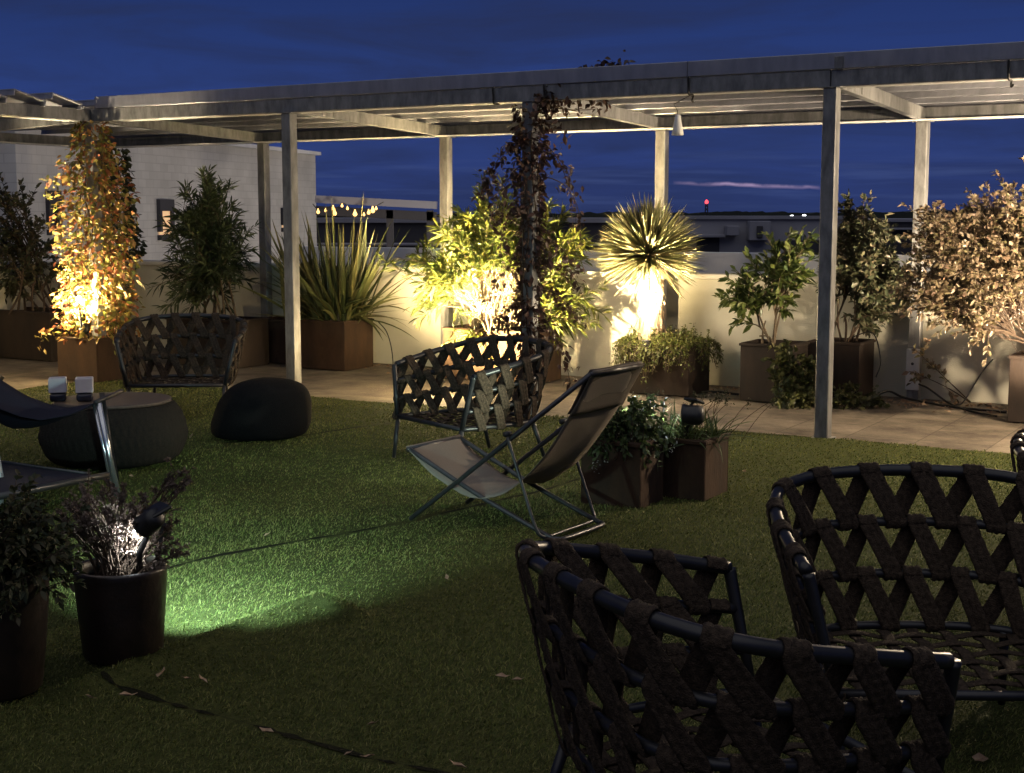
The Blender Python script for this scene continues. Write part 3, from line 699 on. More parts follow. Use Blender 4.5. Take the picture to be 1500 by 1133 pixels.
# far buildings, mast, lamps and the wooded horizon
def far_block(label, x0, x1, ytop, Y, mat, depth=14, feats=()):
    p = atY(x0, ytop, Y); q = atY(x1, ytop, Y); w_ = q[0] - p[0]; b0 = np.array([p[0] + w_ / 2, Y, -12])
    t = thing('distant_building', label, 'building', b0)
    m = MB(); m.box((b0[0], Y + depth / 2, (p[2] - 12) / 2), (w_, depth, p[2] + 12)); m.build('wall', mat, t, False, b0)
    m = MB(); m.box((b0[0], Y + depth / 2, p[2] + .06), (w_ + .3, depth + .3, .14)); m.build('roof', M['far_roof'], t, False, b0)
    for (nm, fx0, fy0, fx1, fy1, mt, th) in feats:
        a_ = atY(fx0, fy0, Y); b_ = atY(fx1, fy1, Y)
        m = MB(); m.box(((a_[0] + b_[0]) / 2, Y - th / 2 + .02, (a_[2] + b_[2]) / 2), (abs(b_[0] - a_[0]), th, abs(a_[2] - b_[2])), bev=.02); m.build(nm, mt, t, False, b0)
    return t
far_block('grey distant flat-roofed building with a dark opening, right of the palm', 985, 1262, 321, 62, M['far_wall'], 16,
          [('opening', 1020, 346, 1053, 386, M['far_dark'], .10), ('vent_unit', 1061, 331, 1078, 345, M['far_roof'], .9), ('vent_unit', 1094, 324, 1124, 352, M['far_roof'], .8), ('door', 1104, 331, 1112, 348, M['far_dark'], .95), ('ledge', 985, 344, 1060, 348, M['far_roof'], .6), ('opening', 1150, 352, 1240, 385, M['far_dark'], .1)])
far_block('dark distant block showing between the wall and sky, far right', 1255, 1560, 325, 75, M['far_dark'], 20, [('ledge', 1262, 334, 1500, 337, M['far_roof'], .5)])
far_block('low dark cladded block under the festoon lights', 436, 905, 326, 44, M['far_dark'], 10, [('ledge', 440, 356, 900, 360, M['far_roof'], .4)])
p = atY(1035, 299, 480); b0 = np.array([p[0], 480, -12]); t = thing('radio_mast', 'distant lattice mast with a red beacon on the horizon', 'mast', b0)
m = MB(); H = p[2] + 12
for sx in (-1, 1):
    for sy in (-1, 1): m.tube([b0 + [sx * 1.0, sy * 1.0, 0], b0 + [sx * .35, sy * .35, H]], .12, 5)
for k in range(14):
    z0 = H * k / 14; s0 = 1.0 - .65 * k / 14; s1 = 1.0 - .65 * (k + 1) / 14
    for sy in (-1, 1): m.tube([b0 + [-s0, sy * s0, z0], b0 + [s1, sy * s1, H * (k + 1) / 14]], .07, 4); m.tube([b0 + [s0, sy * s0, z0], b0 + [-s1, sy * s1, H * (k + 1) / 14]], .07, 4)
m.build('lattice', M['far_dark'], t, False, b0)
m = MB(); m.lathe([(.01, 0), (.55, .2), (.55, .9), (.3, 1.3), (.01, 1.4)], 12, b0 + [0, 0, H], capb=False, capt=False); m.build('beacon', M['beacon'], t, True, b0)
for px, py, nm in ((1160, 318, 'left'), (1178, 317, 'right')):
    p = atY(px, py, 290); b0 = np.array([p[0], 290, -12])
    t = thing('street_lamp', 'far white street lamp on the horizon, %s one of the pair' % nm, 'street lamp', b0)
    m = MB(); m.tube([b0, b0 + [0, 0, p[2] + 12]], [.12, .07], 6); m.build('pole', M['far_dark'], t, True, b0)
    m = MB(); m.lathe([(.01, -.22), (.3, -.15), (.38, 0), (.3, .2), (.01, .25)], 10, b0 + [0, 0, p[2] + 12.1], capb=False, capt=False); m.build('lamp_head', M['star'], t, True, b0)
n = 700; V = []; Fs = []
xs = np.linspace(-700, 700, n); hh = np.zeros(n)
for k in range(1, 26): hh += np.sin(xs * .011 * k ** 1.35 + rng.random() * 6.28) / k ** .75
hh = hh - hh.min(); hh = 1.2 + hh / hh.max() * 3.2 + rng.random(n) * .9
for i in range(n): V += [(xs[i], 880, -12), (xs[i], 885, CH + hh[i] - 1.6), (xs[i], 950, CH + hh[i] * .8 - 1.6), (xs[i], 1100, -12)]
for i in range(n - 1):
    for j in range(3): Fs.append((i * 4 + j, (i + 1) * 4 + j, (i + 1) * 4 + j + 1, i * 4 + j + 1))
tag(mesh_obj('hills', V, Fs, M['tree_dark'], None, False), kind='structure')
# ------------------------------------------------------------------ strap-woven tub armchair (local: faces +Y)
def tub_paths(n=240):
    tr = [(.45, .30, .60), (.474, .08, .645), (.474, -.13, .685), (.425, -.30, .722), (.27, -.405, .748), (0, -.435, .757)]
    br = [(.37, .33, .27), (.378, .08, .27), (.365, -.13, .27), (.30, -.27, .27), (.16, -.325, .27), (0, -.335, .27)]
    mk = lambda c: catmull([(-x, y, z) for x, y, z in c] + [p for p in c[::-1]][1:], 14, n)
    return mk(tr), mk(br)
TOP, BOT = tub_paths()
def rail(k): return TOP + (BOT - TOP) * (k / 3.0)
def r_at(Pth, u):
    x = np.clip(u, 0, 1) * (len(Pth) - 1); i = int(min(len(Pth) - 2, math.floor(x))); f = x - i
    p = Pth[i] * (1 - f) + Pth[i + 1] * f; t = nrm(Pth[min(i + 2, len(Pth) - 1)] - Pth[max(i - 1, 0)]); return p, t
RT, RM = .019, .016
def one_strap(mb, k, u0, u1, sgn, ph):
    """strap wrapped over rail k at u0 and under rail k+1 at u1, on the outer (+1) or inner (-1) face"""
    Pa, Pb = rail(k), rail(k + 1); ra = RT if k == 0 else RM; rb = RM if k < 2 else .014
    a, ta = r_at(Pa, u0); b, tb = r_at(Pb, u1)
    dwn = nrm(b - a)
    na_ = nrm(np.cross(ta, dwn)); nb_ = nrm(np.cross(tb, dwn))
    if na_[:2] @ a[:2] < 0: na_ = -na_
    if nb_[:2] @ b[:2] < 0: nb_ = -nb_
    na_ = na_ * sgn; nb_ = nb_ * sgn; upa = nrm(np.cross(na_, ta)); upa = upa if upa[2] > 0 else -upa; upb = nrm(np.cross(nb_, tb)); upb = upb if upb[2] > 0 else -upb
    e = .003 + (.002 if sgn > 0 else 0)
    pts = []; wd = []
    for an in (-70, -20, 30, 75, 110, 150, 180): pts.append(a + (ra + e) * (math.cos(R(180 - an)) * na_ + math.sin(R(180 - an)) * upa) if an > -80 else a); wd.append(ta)
    pts = []; wd = []
    for an in (200, 160, 120, 85, 50, 15, -10): pts.append(a + (ra + e) * (math.cos(R(an)) * na_ + math.sin(R(an)) * upa)); wd.append(ta)
    m0 = pts[-1]; m1 = b + (rb + e) * nb_
    for t in (.2, .4, .6, .8): pts.append(m0 + (m1 - m0) * t + na_ * .004 * math.sin(t * math.pi)); wd.append(nrm(ta * (1 - t) + tb * t))
    for an in (10, -30, -70, -110, -150, -190): pts.append(b + (rb + e) * (math.cos(R(an)) * nb_ + math.sin(R(an)) * upb)); wd.append(tb)
    pts = np.array(pts); wd = np.array(wd)
    L = np.r_[0, np.cumsum(np.linalg.norm(np.diff(pts, axis=0), axis=1))]; n = max(16, int(L[-1] / .0052)); s = np.linspace(0, L[-1], n)
    P = np.stack([np.interp(s, L, pts[:, i]) for i in range(3)], 1); Wd = np.stack([np.interp(s, L, wd[:, i]) for i in range(3)], 1)
    tg = nrm(np.gradient(P, axis=0)); Wd = nrm(Wd - tg * (Wd * tg).sum(1, keepdims=True)); Td = np.cross(tg, Wd)
    cen = P.mean(0); 
    if (Td[len(Td) // 2] @ (na_ + nb_)) < 0: Td = -Td
    hw = .0315 if k == 0 else .029
    hw *= 1 + .05 * math.sin(ph * 9)
    ws = np.linspace(-1, 1, 10)
    def prof(i):
        out = []
        for j, w_ in enumerate(ws):
            lobe = abs(math.cos(w_ * math.pi * 1.5)); br = .5 + .5 * math.sin(6.283 * s[i] / .030 + (2.6 if int((w_ + 1) * 1.5) % 2 else 0) + ph)
            out.append((w_ * hw * (1 + .02 * math.sin(s[i] * 160 + ph)), .0015 + .0048 * lobe * (.40 + .60 * br)))
        return out + [(hw * .98, -.0012), (0, -.002), (-hw * .98, -.0012)]
    mb.sweep(P, Wd, Td, prof)
def make_chair(label):
    t = thing('armchair', label, 'armchair', (0, 0, 0), 0, 'rope strap armchairs on the lawn')
    bm_ = M['black_metal']
    # top rail with arm posts of their own
    m = MB(); m.tube(TOP[::3], RT, 12); m.build('top_rail', bm_, t, True)
    for s in (0, -1):
        a, b = TOP[s], BOT[s]; m = MB(); m.tube([a + (b - a) * q for q in (0.0, .03, .5, 1)], [RT * .98, RT * .95, .016, .015], 10); m.build('arm_post', bm_, t, True)
    for k in (1, 2):
        m = MB(); m.tube(rail(k)[::4], RM, 8); m.build('middle_rail', bm_, t, True)
    m = MB(); fr = np.vstack([BOT[::5], [BOT[-1]]]); m.tube(fr, .0145, 8); m.tube([BOT[0], (BOT[0] + BOT[-1]) / 2, BOT[-1]], .0145, 8); m.build('seat_frame', bm_, t, True)
    for (p, q) in (((.365, .325, .27), (.355, .37, 0)), ((-.365, .325, .27), (-.355, .37, 0)), ((.28, -.28, .27), (.31, -.37, 0)), ((-.28, -.28, .27), (-.31, -.37, 0))):
        m = MB(); m.tube([p, (np.array(p) + q) / 2, q], [.0155, .0145, .0115], 10); m.build('leg', bm_, t, True)
    nper = 13
    for k in range(3):
        m = MB(); off = .25 * k / nper
        for i in range(nper):
            u0 = (i + .28) / nper + off * .4; um = (i + .78) / nper + off * .4
            if um < 1.0: one_strap(m, k, u0, um, 1, i * 1.7 + k)
            u2 = (i + 1.28) / nper + off * .4
            if u2 <= 1.0: one_strap(m, k, u2, um, -1, i * 2.3 + k + .5)
        m.build('back_webbing', M['strap'], t, True)
    # seat webbing: flat straps both ways, woven
    m = MB(); pr = lambda hw: (lambda i: [(-hw, .002), (-hw * .5, .0045), (0, .003), (hw * .5, .0045), (hw, .002), (hw, -.002), (-hw, -.002)])
    def span_x(y):
        xs = [abs(p[0]) for p in BOT if abs(p[1] - y) < .02]; return max(xs) if xs else .3
    ys = np.linspace(-.26, .28, 7); xs = np.linspace(-.29, .29, 7)
    for i, y in enumerate(ys):
        hx = span_x(y); X = np.linspace(-hx, hx, 40); zz_ = .268 + .006 * np.cos((X + .29) / .0967 * math.pi) * (1 if i % 2 else -1) - .012 * (1 - (X / hx) ** 2)
        P = np.stack([X, np.full(40, y), zz_], 1); m.sweep(P, np.tile([0, 1.0, 0], (40, 1)), np.tile([0, 0, 1.0], (40, 1)), pr(.0185))
    for i, x in enumerate(xs):
        yr = -.335 * math.sqrt(max(0, 1 - (x / .42) ** 2)); Y = np.linspace(yr, .33, 40); zz_ = .268 + .006 * np.cos((Y + .26) / .09 * math.pi) * (-1 if i % 2 else 1) - .012 * (1 - (x / .37) ** 2)
        P = np.stack([np.full(40, x), Y, zz_], 1); m.sweep(P, np.tile([1.0, 0, 0], (40, 1)), np.tile([0, 0, 1.0], (40, 1)), pr(.0185))
    m.build('seat_webbing', M['strap'], t, True)
    return t
def face(fx, fy): return math.atan2(fy, fx) - math.pi / 2
ch = make_chair('black strap armchair facing the camera beside the vine-wrapped corner post')
def place(o, p, rz, label=None, scale=None):
    o.location = (float(p[0]), float(p[1]), .022 + (float(p[2]) if len(p) > 2 else 0)); o.rotation_euler = (0, 0, rz)
    if label: o['label'] = label
    return o
place(ch, (-2.61, 11.05), face(.06, -1))
fv = nrm(np.array([-.80, -.60])); P1 = G(581, 675)[:2]; wv = np.array([-fv[1], fv[0]]) * -1
wv = np.array([.60, -.80]); c2 = P1 + wv * .36 - fv * .345
place(copy_tree(ch), c2, face(*fv), 'dark strap armchair standing behind the folding sling chair')
gq = G(1325, 699, .757)[:2]; c3 = gq - np.array([0, .43])
place(copy_tree(ch), c3, face(-.03, -1), 'near black strap armchair showing its open seat, right of the brown-strapped one')
e1 = G(1040, 832, .60)[:2]; e2 = G(1405, 987, .60)[:2]; fd = nrm(e2 - e1); fv4 = np.array([-fd[1], fd[0]]); c4 = (e1 + e2) / 2 - fv4 * .30 + fd * .04
c4o = place(copy_tree(ch), c4, face(*fv4), 'closest armchair, seen from behind with brown woven straps lit')
place(copy_tree(ch), np.array([2.24, 4.85]), face(.93, -.37), 'armchair cut off by the right frame edge, only its braided arm visible')

# ------------------------------------------------------------------ folding sling chair in the middle
def make_deck(label):
    t = thing('sling_chair', label, 'deck chair'); gm = M['grey_metal']
    for s in (-1, 1):
        m = MB(); m.tube([(s * .25, .45, .012), (s * .25, -.09, .42), (s * .25, -.63, .835)], .0125, 10); m.build('side_rail', gm, t, True)
    m = MB(); m.tube([(-.25, -.63, .835), (0, -.635, .835), (.25, -.63, .835)], .0125, 10); m.build('top_bar', gm, t, True)
    m = MB(); q = [(-.222, .475, .372), (-.222, .05, .185), (-.222, -.36, .03), (-.21, -.425, .014), (-.17, -.45, .012), (0, -.455, .012), (.17, -.45, .012), (.21, -.425, .014), (.222, -.36, .03), (.222, .05, .185), (.222, .475, .372)]
    m.tube(catmull(q, 6), .0125, 10); m.build('seat_rail', gm, t, True)
    m = MB(); m.tube([(-.235, .475, .372), (0, .48, .372), (.235, .475, .372)], .0125, 10); m.build('front_bar', gm, t, True)
    m = MB(); q = [(-.268, -.165, .512), (-.268, -.25, .29), (-.268, -.335, .07), (-.25, -.365, .024), (-.2, -.375, .018), (0, -.375, .018), (.2, -.375, .018), (.25, -.365, .024), (.268, -.335, .07), (.268, -.25, .29), (.268, -.165, .512)]
    m.tube(catmull(q, 6), .0085, 8); m.build('prop', M['grey_metal'], t, True)
    for s in (-1, 1):
        m = MB(); m.tube([(s * .235, -.165, .512), (s * .282, -.165, .512)], .014, 10); m.build('pivot', M['black_metal'], t, True)
    C = catmull([(0, .486, .388), (0, .43, .338), (0, .28, .240), (0, .10, .175), (0, -.06, .185), (0, -.24, .29), (0, -.41, .48), (0, -.54, .68), (0, -.635, .852)], 8)
    def cloth(C, off, hw, name, mat, par):
        V = []; n = len(C); tg = nrm(np.gradient(C, axis=0)); nn = np.stack([tg[:, 0] * 0, -tg[:, 2], tg[:, 1]], 1); xs = np.linspace(-1, 1, 9)
        for sd_ in (0, 1):
            for i in range(n):
                t_ = i / (n - 1); sg = .030 * math.sin(t_ * math.pi)
                for x in xs: V.append(C[i] + np.array([x * hw, 0, 0]) + nn[i] * (off + .0035 * sd_ + (-1) * sg * (1 - x * x) + .004 * math.sin(x * 4 + i * .35) * math.sin(i * .21)))
        Fs = []; k = 9; N2 = n * k
        for i in range(n - 1):
            for j in range(k - 1):
                Fs.append((i * k + j, i * k + j + 1, (i + 1) * k + j + 1, (i + 1) * k + j)); Fs.append((N2 + i * k + j, N2 + (i + 1) * k + j, N2 + (i + 1) * k + j + 1, N2 + i * k + j + 1))
            Fs.append((i * k, (i + 1) * k, N2 + (i + 1) * k, N2 + i * k)); Fs.append((i * k + k - 1, N2 + i * k + k - 1, N2 + (i + 1) * k + k - 1, (i + 1) * k + k - 1))
        for j in range(k - 1):
            Fs.append((j, N2 + j, N2 + j + 1, j + 1)); q_ = (n - 1) * k; Fs.append((q_ + j, q_ + j + 1, N2 + q_ + j + 1, N2 + q_ + j))
        return mesh_obj(name, V, Fs, mat, par, True)
    cloth(C, 0, .235, 'sling', M['sling'], t)
    k0 = int(len(C) * .84); o = cloth(C[k0:], -.010, .247, 'headrest_cover', M['sling_shaded'], t)
    cloth(C[k0:], .010, .247, 'headrest_cover', M['sling_shaded'], t)
    return t
dk = make_deck('taupe folding sling chair open on the lawn before the dark armchair')
fdir = nrm(np.array([-.83, .56])); mid = (G(597, 770)[:2] + G(688, 745)[:2]) / 2
place(dk, mid - fdir * .45, face(*fdir))

# ------------------------------------------------------------------ navy lounge at the left edge
L0 = np.array([-2.30, 7.72, 0]); t = thing('lounge_chair', 'navy sling lounge chair on polished tube legs, cut by the left edge', 'lounge chair', (L0[0], L0[1], .022))
lb = np.array([L0[0], L0[1], .022])
nc, nr = 26, 13; V = []; us = np.linspace(0, .95, nc)
ez = np.interp(us, [0, .06, .15, .3, .42, .55, .75, .95], [.565, .53, .495, .468, .49, .54, .67, .84]); bl_ = np.interp(us, [0, .15, .3, .42, .55, .75, .95], [0, .015, .045, .10, .155, .16, .0])
for sd_ in (0, 1):
    for i in range(nc):
        for j in range(nr):
            q = j / (nr - 1) * 2 - 1; V.append((L0[0] - .02 - us[i], L0[1] + .235 + q * .245, ez[i] - bl_[i] * (1 - q * q) - .004 * sd_))
Fs = []; N2 = nc * nr
for i in range(nc - 1):
    for j in range(nr - 1):
        a_ = i * nr + j; Fs += [(a_, a_ + nr, a_ + nr + 1, a_ + 1), (N2 + a_, N2 + a_ + 1, N2 + a_ + nr + 1, N2 + a_ + nr)]
    for j in (0, nr - 1): a_ = i * nr + j; Fs.append((a_, a_ + nr, N2 + a_ + nr, N2 + a_))
m = MB(); m.add(V, Fs); m.build('sling', M['navy'], t, True, lb)
def tb(name, pts, r, mat): mm = MB(); mm.tube(pts, r, 12); return mm.build(name, mat, t, True, lb)
tb('leg', [L0 + [.0, 0, .56], L0 + [.045, 0, .28], L0 + [.095, 0, .022]], .017, M['chrome'])
tb('leg', [L0 + [-.035, .03, .55], L0 + [.015, .03, .28], L0 + [.06, .03, .022]], .012, M['chrome'])
tb('leg', [L0 + [-.12, .47, .56], L0 + [-.09, .47, .28], L0 + [-.05, .47, .022]], .017, M['black_metal'])
tb('front_bar', [L0 + [-.012, -.02, .566], L0 + [-.012, .5, .566]], .013, M['black_metal'])
g1, g2, g3 = G(158, 696, .17), G(-90, 745, .17), G(-90, 664, .17); g4 = G(128, 694, .17)
tb('stretcher', [g1, (g1 + g2) / 2, g2], .019, M['grey_metal']); tb('stretcher', [g4, (g4 + g3) / 2, g3], .009, M['grey_metal'])
m = MB(); m.add([g1 - [0, 0, .004], g2 - [0, 0, .004], g3 - [0, 0, .004], g4 - [0, 0, .004], g1 - [0, 0, .009], g2 - [0, 0, .012], g3 - [0, 0, .012], g4 - [0, 0, .009]], [(0, 1, 2, 3), (7, 6, 5, 4), (0, 4, 5, 1), (1, 5, 6, 2), (2, 6, 7, 3), (3, 7, 4, 0)]); m.build('lower_sling', M['navy'], t, False, lb)
w0 = G(0, 742); tb('leg', [w0, w0 + [.006, 0, .17], w0 + [-.02, 0, .36], w0 + [-.08, .05, .62]], [.020, .022, .020, .015], M['pale_metal'])

# ------------------------------------------------------------------ poufs and cups
pc = G(147, 697); pc = np.array([pc[0] - .02, pc[1] + .40, .02]); t = thing('pouf_table', 'round dark rope pouf with a flat brown board on top', 'pouf', pc)
m = MB(); V = []
def ribs(tq, z, r): return 1 + .014 * abs(math.sin(tq * 30 + 3.0 * math.sin(z * 9))) + .006 * math.sin(tq * 60 + z * 60)
pf = catmull([(.30, 0, 0), (.40, 0, .035), (.45, 0, .13), (.455, 0, .21), (.425, 0, .31), (.39, 0, .365), (.372, 0, .382)], 6)
m.lathe([(p[0], p[2]) for p in pf], 240, (0, 0, 0), ribs); m.build('woven_side', M['wicker'], t, True)
m = MB(); m.lathe([(.35, .384), (.366, .386), (.37, .395), (.366, .404), (.355, .407)], 64); m.build('board', M['top_disc'], t, False)
for px, nm in ((86, 'white square candle cup standing clear on the rope pouf'), (125, 'white square candle cup half hidden behind the navy sling')):
    d = ray(px, 600); yy = pc[1] - .12; p = np.array([d[0] / d[1] * yy, yy, .02 + .4085])
    c = thing('candle_cup', nm, 'cup', p, .25)
    m = MB(); m.box((0, 0, .028), (.10, .10, .055), bev=.012); m.build('holder', M['dark_glass'], c, True)
    m = MB(); h_ = .054
    m.box((0, -h_ + .005, .103), (2 * h_, .01, .092), bev=.004); m.box((0, h_ - .005, .103), (2 * h_, .01, .092), bev=.004)
    for s in (-1, 1): m.box((s * (h_ - .005), 0, .1032), (.01, 2 * h_ - .021, .092), bev=.004)
    m.box((0, 0, .0625), (2 * h_ - .02, 2 * h_ - .02, .01)); m.build('cup', M['cup'], c, False)
pc = G(372, 652); pc = np.array([pc[0], pc[1] + .30, .015]); t = thing('pouf', 'smooth black knitted pebble pouf in front of the left armchair', 'pouf', pc)
m = MB(); pf = catmull([(.22, 0, 0), (.30, 0, .02), (.335, 0, .09), (.342, 0, .19), (.335, 0, .29), (.295, 0, .375), (.21, 0, .422), (.08, 0, .436), (.002, 0, .437)], 7)
m.lathe([(p[0], p[2]) for p in pf], 64, capt=False)
V = np.array(m.v); q = V[:, 2] / .437; le = np.clip(-V[:, 0] / .335, 0, 1); V[:, 0] *= 1.10; V[:, 0] += .13 * q * le + .015 * q; V[:, 2] *= .95 - .06 * le * q; V[:, 0] -= .02; m.v = V.tolist()
m.build('cover', M['knit'], t, True)

# ------------------------------------------------------------------ planters
def planter(label, a0, b0, la, lb_, H, mat, rot=0.0, group='rusted and dark metal planters on the terrace', org=None, ax=None):
    """a0,b0: near corner on the terrace grid; spans la along the wall and lb away"""
    if ax is None: u_, v_ = U, N; c = T(a0 + la / 2, b0 + lb_ / 2)
    else: u_, v_ = ax; c = np.array(org, float) + u_ * la / 2 + v_ * lb_ / 2
    t = thing('planter_box', label, 'planter', c, math.atan2(u_[1], u_[0]), group); th = .012
    m = MB(); hx, hy = la / 2, lb_ / 2
    m.box((0, -hy + th / 2, H / 2 + .01), (la, th, H), bev=.004); m.box((0, hy - th / 2, H / 2 + .01), (la, th, H), bev=.004)
    for s in (-1, 1): m.box((s * (hx - th / 2), 0, H / 2 + .01), (th, lb_ - 2 * th - .001, H), bev=.002)
    for s in (-1, 1): m.box((s * (hx - .06), 0, .006), (.05, lb_ - .06, .008))
    for s in (-1, 1):
        m.box((0, s * (hy + .003), H - .006), (la + .022, .018, .022), bev=.003); m.box((s * (hx + .003), 0, H - .006), (.018, lb_ - .013, .0215), bev=.003)
    m.build('box', mat, t)
    m = MB(); n = 14; V = []
    for i in range(n):
        for j in range(n):
            V.append(((i / (n - 1) - .5) * (la - 2 * th - .002), (j / (n - 1) - .5) * (lb_ - 2 * th - .002), H - .035 + .02 * rng.random()))
    m.add(V, [(i * n + j, (i + 1) * n + j, (i + 1) * n + j + 1, i * n + j + 1) for i in range(n - 1) for j in range(n - 1)]); m.build('soil', M['soil'], t, True)
    return c + np.array([0, 0, H - .02])
s_vine = planter('rusty square planter around the corner post full of red and yellow vine', -.29, -.27, .54, .52, .42, M['corten'])
a_, b_ = AB(G(505, 545)); s_flax = planter('large rusty planter holding the sword-leaf plant', a_ - .78, b_, .78, .50, .51, M['corten'])
af, bf = a_, b_
planter('smaller rusty planter just left of the sword-leaf planter, mostly hidden by a post', a_ - 1.42, b_ + .22, .50, .45, .47, M['rust_box'])
a_, b_ = AB(G(645, 556)); s_ole = planter('rusty planter under the glowing oleander', a_, b_ + .05, 1.05, .5, .50, M['rust_box'])
a_, b_ = AB(G(1008, 583)); s_yuc = planter('dark planter below the palm-like yucca, draped in ground cover', a_ - .62, b_, .62, .48, .47, M['dark_box'])
ay, by = a_ - .62, b_
a_, b_ = AB(G(1083, 588)); s_shr = planter('dark square planter holding the glossy green shrub', a_, b_, .46, .42, .50, M['dark_box'])
a_, b_ = AB(G(1257, 589)); s_bsh = planter('dark planter partly hidden behind the right front post', a_ - .46, b_, .46, .44, .50, M['dark_box'])
a_, b_ = AB(G(1475, 620)); s_rgt = planter('dark planter at the right frame edge under the bronze bush', a_, b_, .7, .45, .52, M['dark_box'])
a_, b_ = AB(G(300, 548)); s_old = planter('dark planter behind the left armchair holding the tall dark oleander', a_ - 1.0, b_ + .5, 1.0, .5, .5, M['dark_box'])
a_, b_ = AB(G(76, 531)); s_lft = planter('long black planter at the far left edge of the terrace', a_ - 1.5, b_, 1.5, .5, .54, M['dark_box'])
ea = nrm(np.array([-.868, .504, 0])); eb = nrm(np.array([.504, .868, 0]))
C1 = G(937, 751); s_c1 = planter('black cube planter with brown side, left of the two on the lawn', 0, 0, .36, .31, .37, M['corten'], org=C1 - ea * 0 + ea * .36 - ea * 0, ax=(-ea, eb))
C2 = G(1029, 739); s_c2 = planter('black cube planter with brown side, right of the two on the lawn', 0, 0, .32, .36, .345, M['corten'], org=C2 + ea * .32 + eb * .02, ax=(-ea, eb))
def pot(label, c, rt, rb, H):
    t = thing('plant_pot', label, 'plant pot', c, 0, 'glazed pots in the left foreground')
    m = MB(); m.lathe([(rb * .9, .0), (rb, .015), (rb + (rt - rb) * .55, H * .45), (rt * .995, H * .82), (rt, H - .03), (rt * 1.01, H - .012), (rt * .985, H), (rt * .93, H - .004), (rt * .91, H - .03), (rt * .9, H - .07)], 48, fn=lambda t_, z, r: 1 + .006 * math.sin(3 * t_ + z * 9), capt=False); m.build('body', M['glaze'], t, True)
    m = MB(); m.lathe([(rt * .905, H - .055), (rt * .5, H - .045), (.002, H - .04)], 32, capb=False, capt=False); m.build('soil', M['soil'], t, True)
    return np.array(c) + np.array([0, 0, H - .045])
p_ = G(166, 985); pA = np.array([p_[0], p_[1] + .13, .02]); s_pA = pot('brown glazed pot beside the bright spot of light on the lawn', pA, .162, .140, .335)
p_ = G(-22, 1040); pB = np.array([p_[0], p_[1] + .13, .02]); s_pB = pot('dark glazed pot cut off by the left frame edge', pB, .175, .140, .41)
# ------------------------------------------------------------------ plants
def column_vine(name, label, base, z0, z1, rfun, n, L, W, mat, bark, trail=(), off=(0, 0), group=None, clear=()):
    """climber wound round a post: leaves in a loose sleeve, stems spiralling, trailing sprays"""
    base = np.array(base, float); t = thing(name, label, 'climbing plant', base, 0, group); m = MB(); PP = []; DD = []
    for k in range(7):
        a0 = rng.random() * 6.28; zt = z0 + (z1 - z0) * (.6 + .4 * rng.random()); q = []
        for z in np.linspace(z0, zt, 14):
            a = a0 + (z - z0) * (1.4 if k % 2 else -1.1) + .4 * rng.random(); r = .07 + .5 * max(0, rfun(z) - .08) * rng.random()
            q.append((base[0] + off[0] + r * math.cos(a), base[1] + off[1] + r * math.sin(a), z))
        m.tube(catmull(q, 3), .006, 5)
    zr = rng.random(n * 3); z = z0 + (z1 - z0) * zr
    th = rng.random(n * 3) * 6.28; rr = np.array([rfun(v) for v in z]); dens = rr / rr.max(); kp = rng.random(n * 3) < dens; z, th, rr = z[kp][:n], th[kp][:n], rr[kp][:n]
    clump = 1 + .28 * np.sin(th * 3 + z * 7) * np.sin(z * 11 + th); rad = .06 + (rr - .06) * rng.random(len(z)) ** .75 * clump
    P = np.stack([base[0] + off[0] + rad * np.cos(th), base[1] + off[1] + rad * np.sin(th), z], 1); D = np.stack([np.cos(th), np.sin(th), -.15 + .5 * rng.normal(size=len(z))], 1) + rng.normal(size=(len(z), 3)) * .7
    PP.append(P); DD.append(D)
    for (p0, p1, p2, cnt) in trail:
        cnt = int(cnt * .62); Q = bez(np.array(p0), np.array(p1), np.array(p2), 12); m.tube(Q, np.linspace(.005, .002, 12), 5)
        tt = rng.random(cnt); p, td = on_path(Q, tt); sp_ = .022 + .022 * rng.random()
        PP.append(p + rng.normal(size=(cnt, 3)) * sp_); DD.append(rng.normal(size=(cnt, 3)) * .8 + [0, 0, -.3])
    m.build('stem', bark, t, True, base)
    P = np.vstack(PP); D = np.vstack(DD)
    for (cp, crad) in clear:
        kp = np.linalg.norm((P - np.array(cp)) / np.array(crad), axis=1) > 1; P = P[kp]; D = D[kp]
    s = .6 + .7 * rng.random(len(P)); leaves('foliage', P, nrm(D), L * s, W * s, mat, t, .2, .42, base)
    return t
rv = lambda z: float(np.interp(z, [.38, .6, 1.0, 1.4, 1.8, 2.1, 2.3, 2.5], [.36, .41, .41, .37, .34, .28, .20, .14]))
pA0 = T(0, 0)
column_vine('climbing_vine', 'glowing red and yellow vine wrapped round the corner post', T(0, 0, .40), .40, 2.48, rv, 4200, .060, .036, M['lf_vine'], M['dark_twig'], clear=[(T(.06, -.28, .58), (.10, .10, .12))],
            trail=[(T(.1, -.1, 1.1), T(.5, -.2, 1.35), T(.75, -.2, .95), 60), (T(-.1, -.2, .6), T(-.35, -.4, .5), T(-.4, -.4, .3), 50), (T(.2, -.1, .7), T(.55, -.2, .9), T(.5, -.3, .35), 60), (T(-.1, -.1, 1.9), T(-.4, -.2, 2.1), T(-.45, -.2, 1.75), 60)])
rd = lambda z: float(np.interp(z, [.5, .8, 1.3, 1.7, 2.2, 2.4], [.20, .26, .25, .17, .13, .10]))
column_vine('climbing_ivy', 'black ivy silhouette climbing the outer corner post behind the lit vine', T(-DP, DP, .02), .05, 2.38, rd, 2200, .075, .05, M['lf_pot_green'], M['dark_twig'], off=(.17, 0))
rc = lambda z: float(np.interp(z, [.4, .8, 1.2, 1.6, 2.0, 2.3, 2.46], [.09, .10, .10, .10, .12, .15, .13]))
pC = T(2 * SP, 0); X = U * 1.0
tr = []
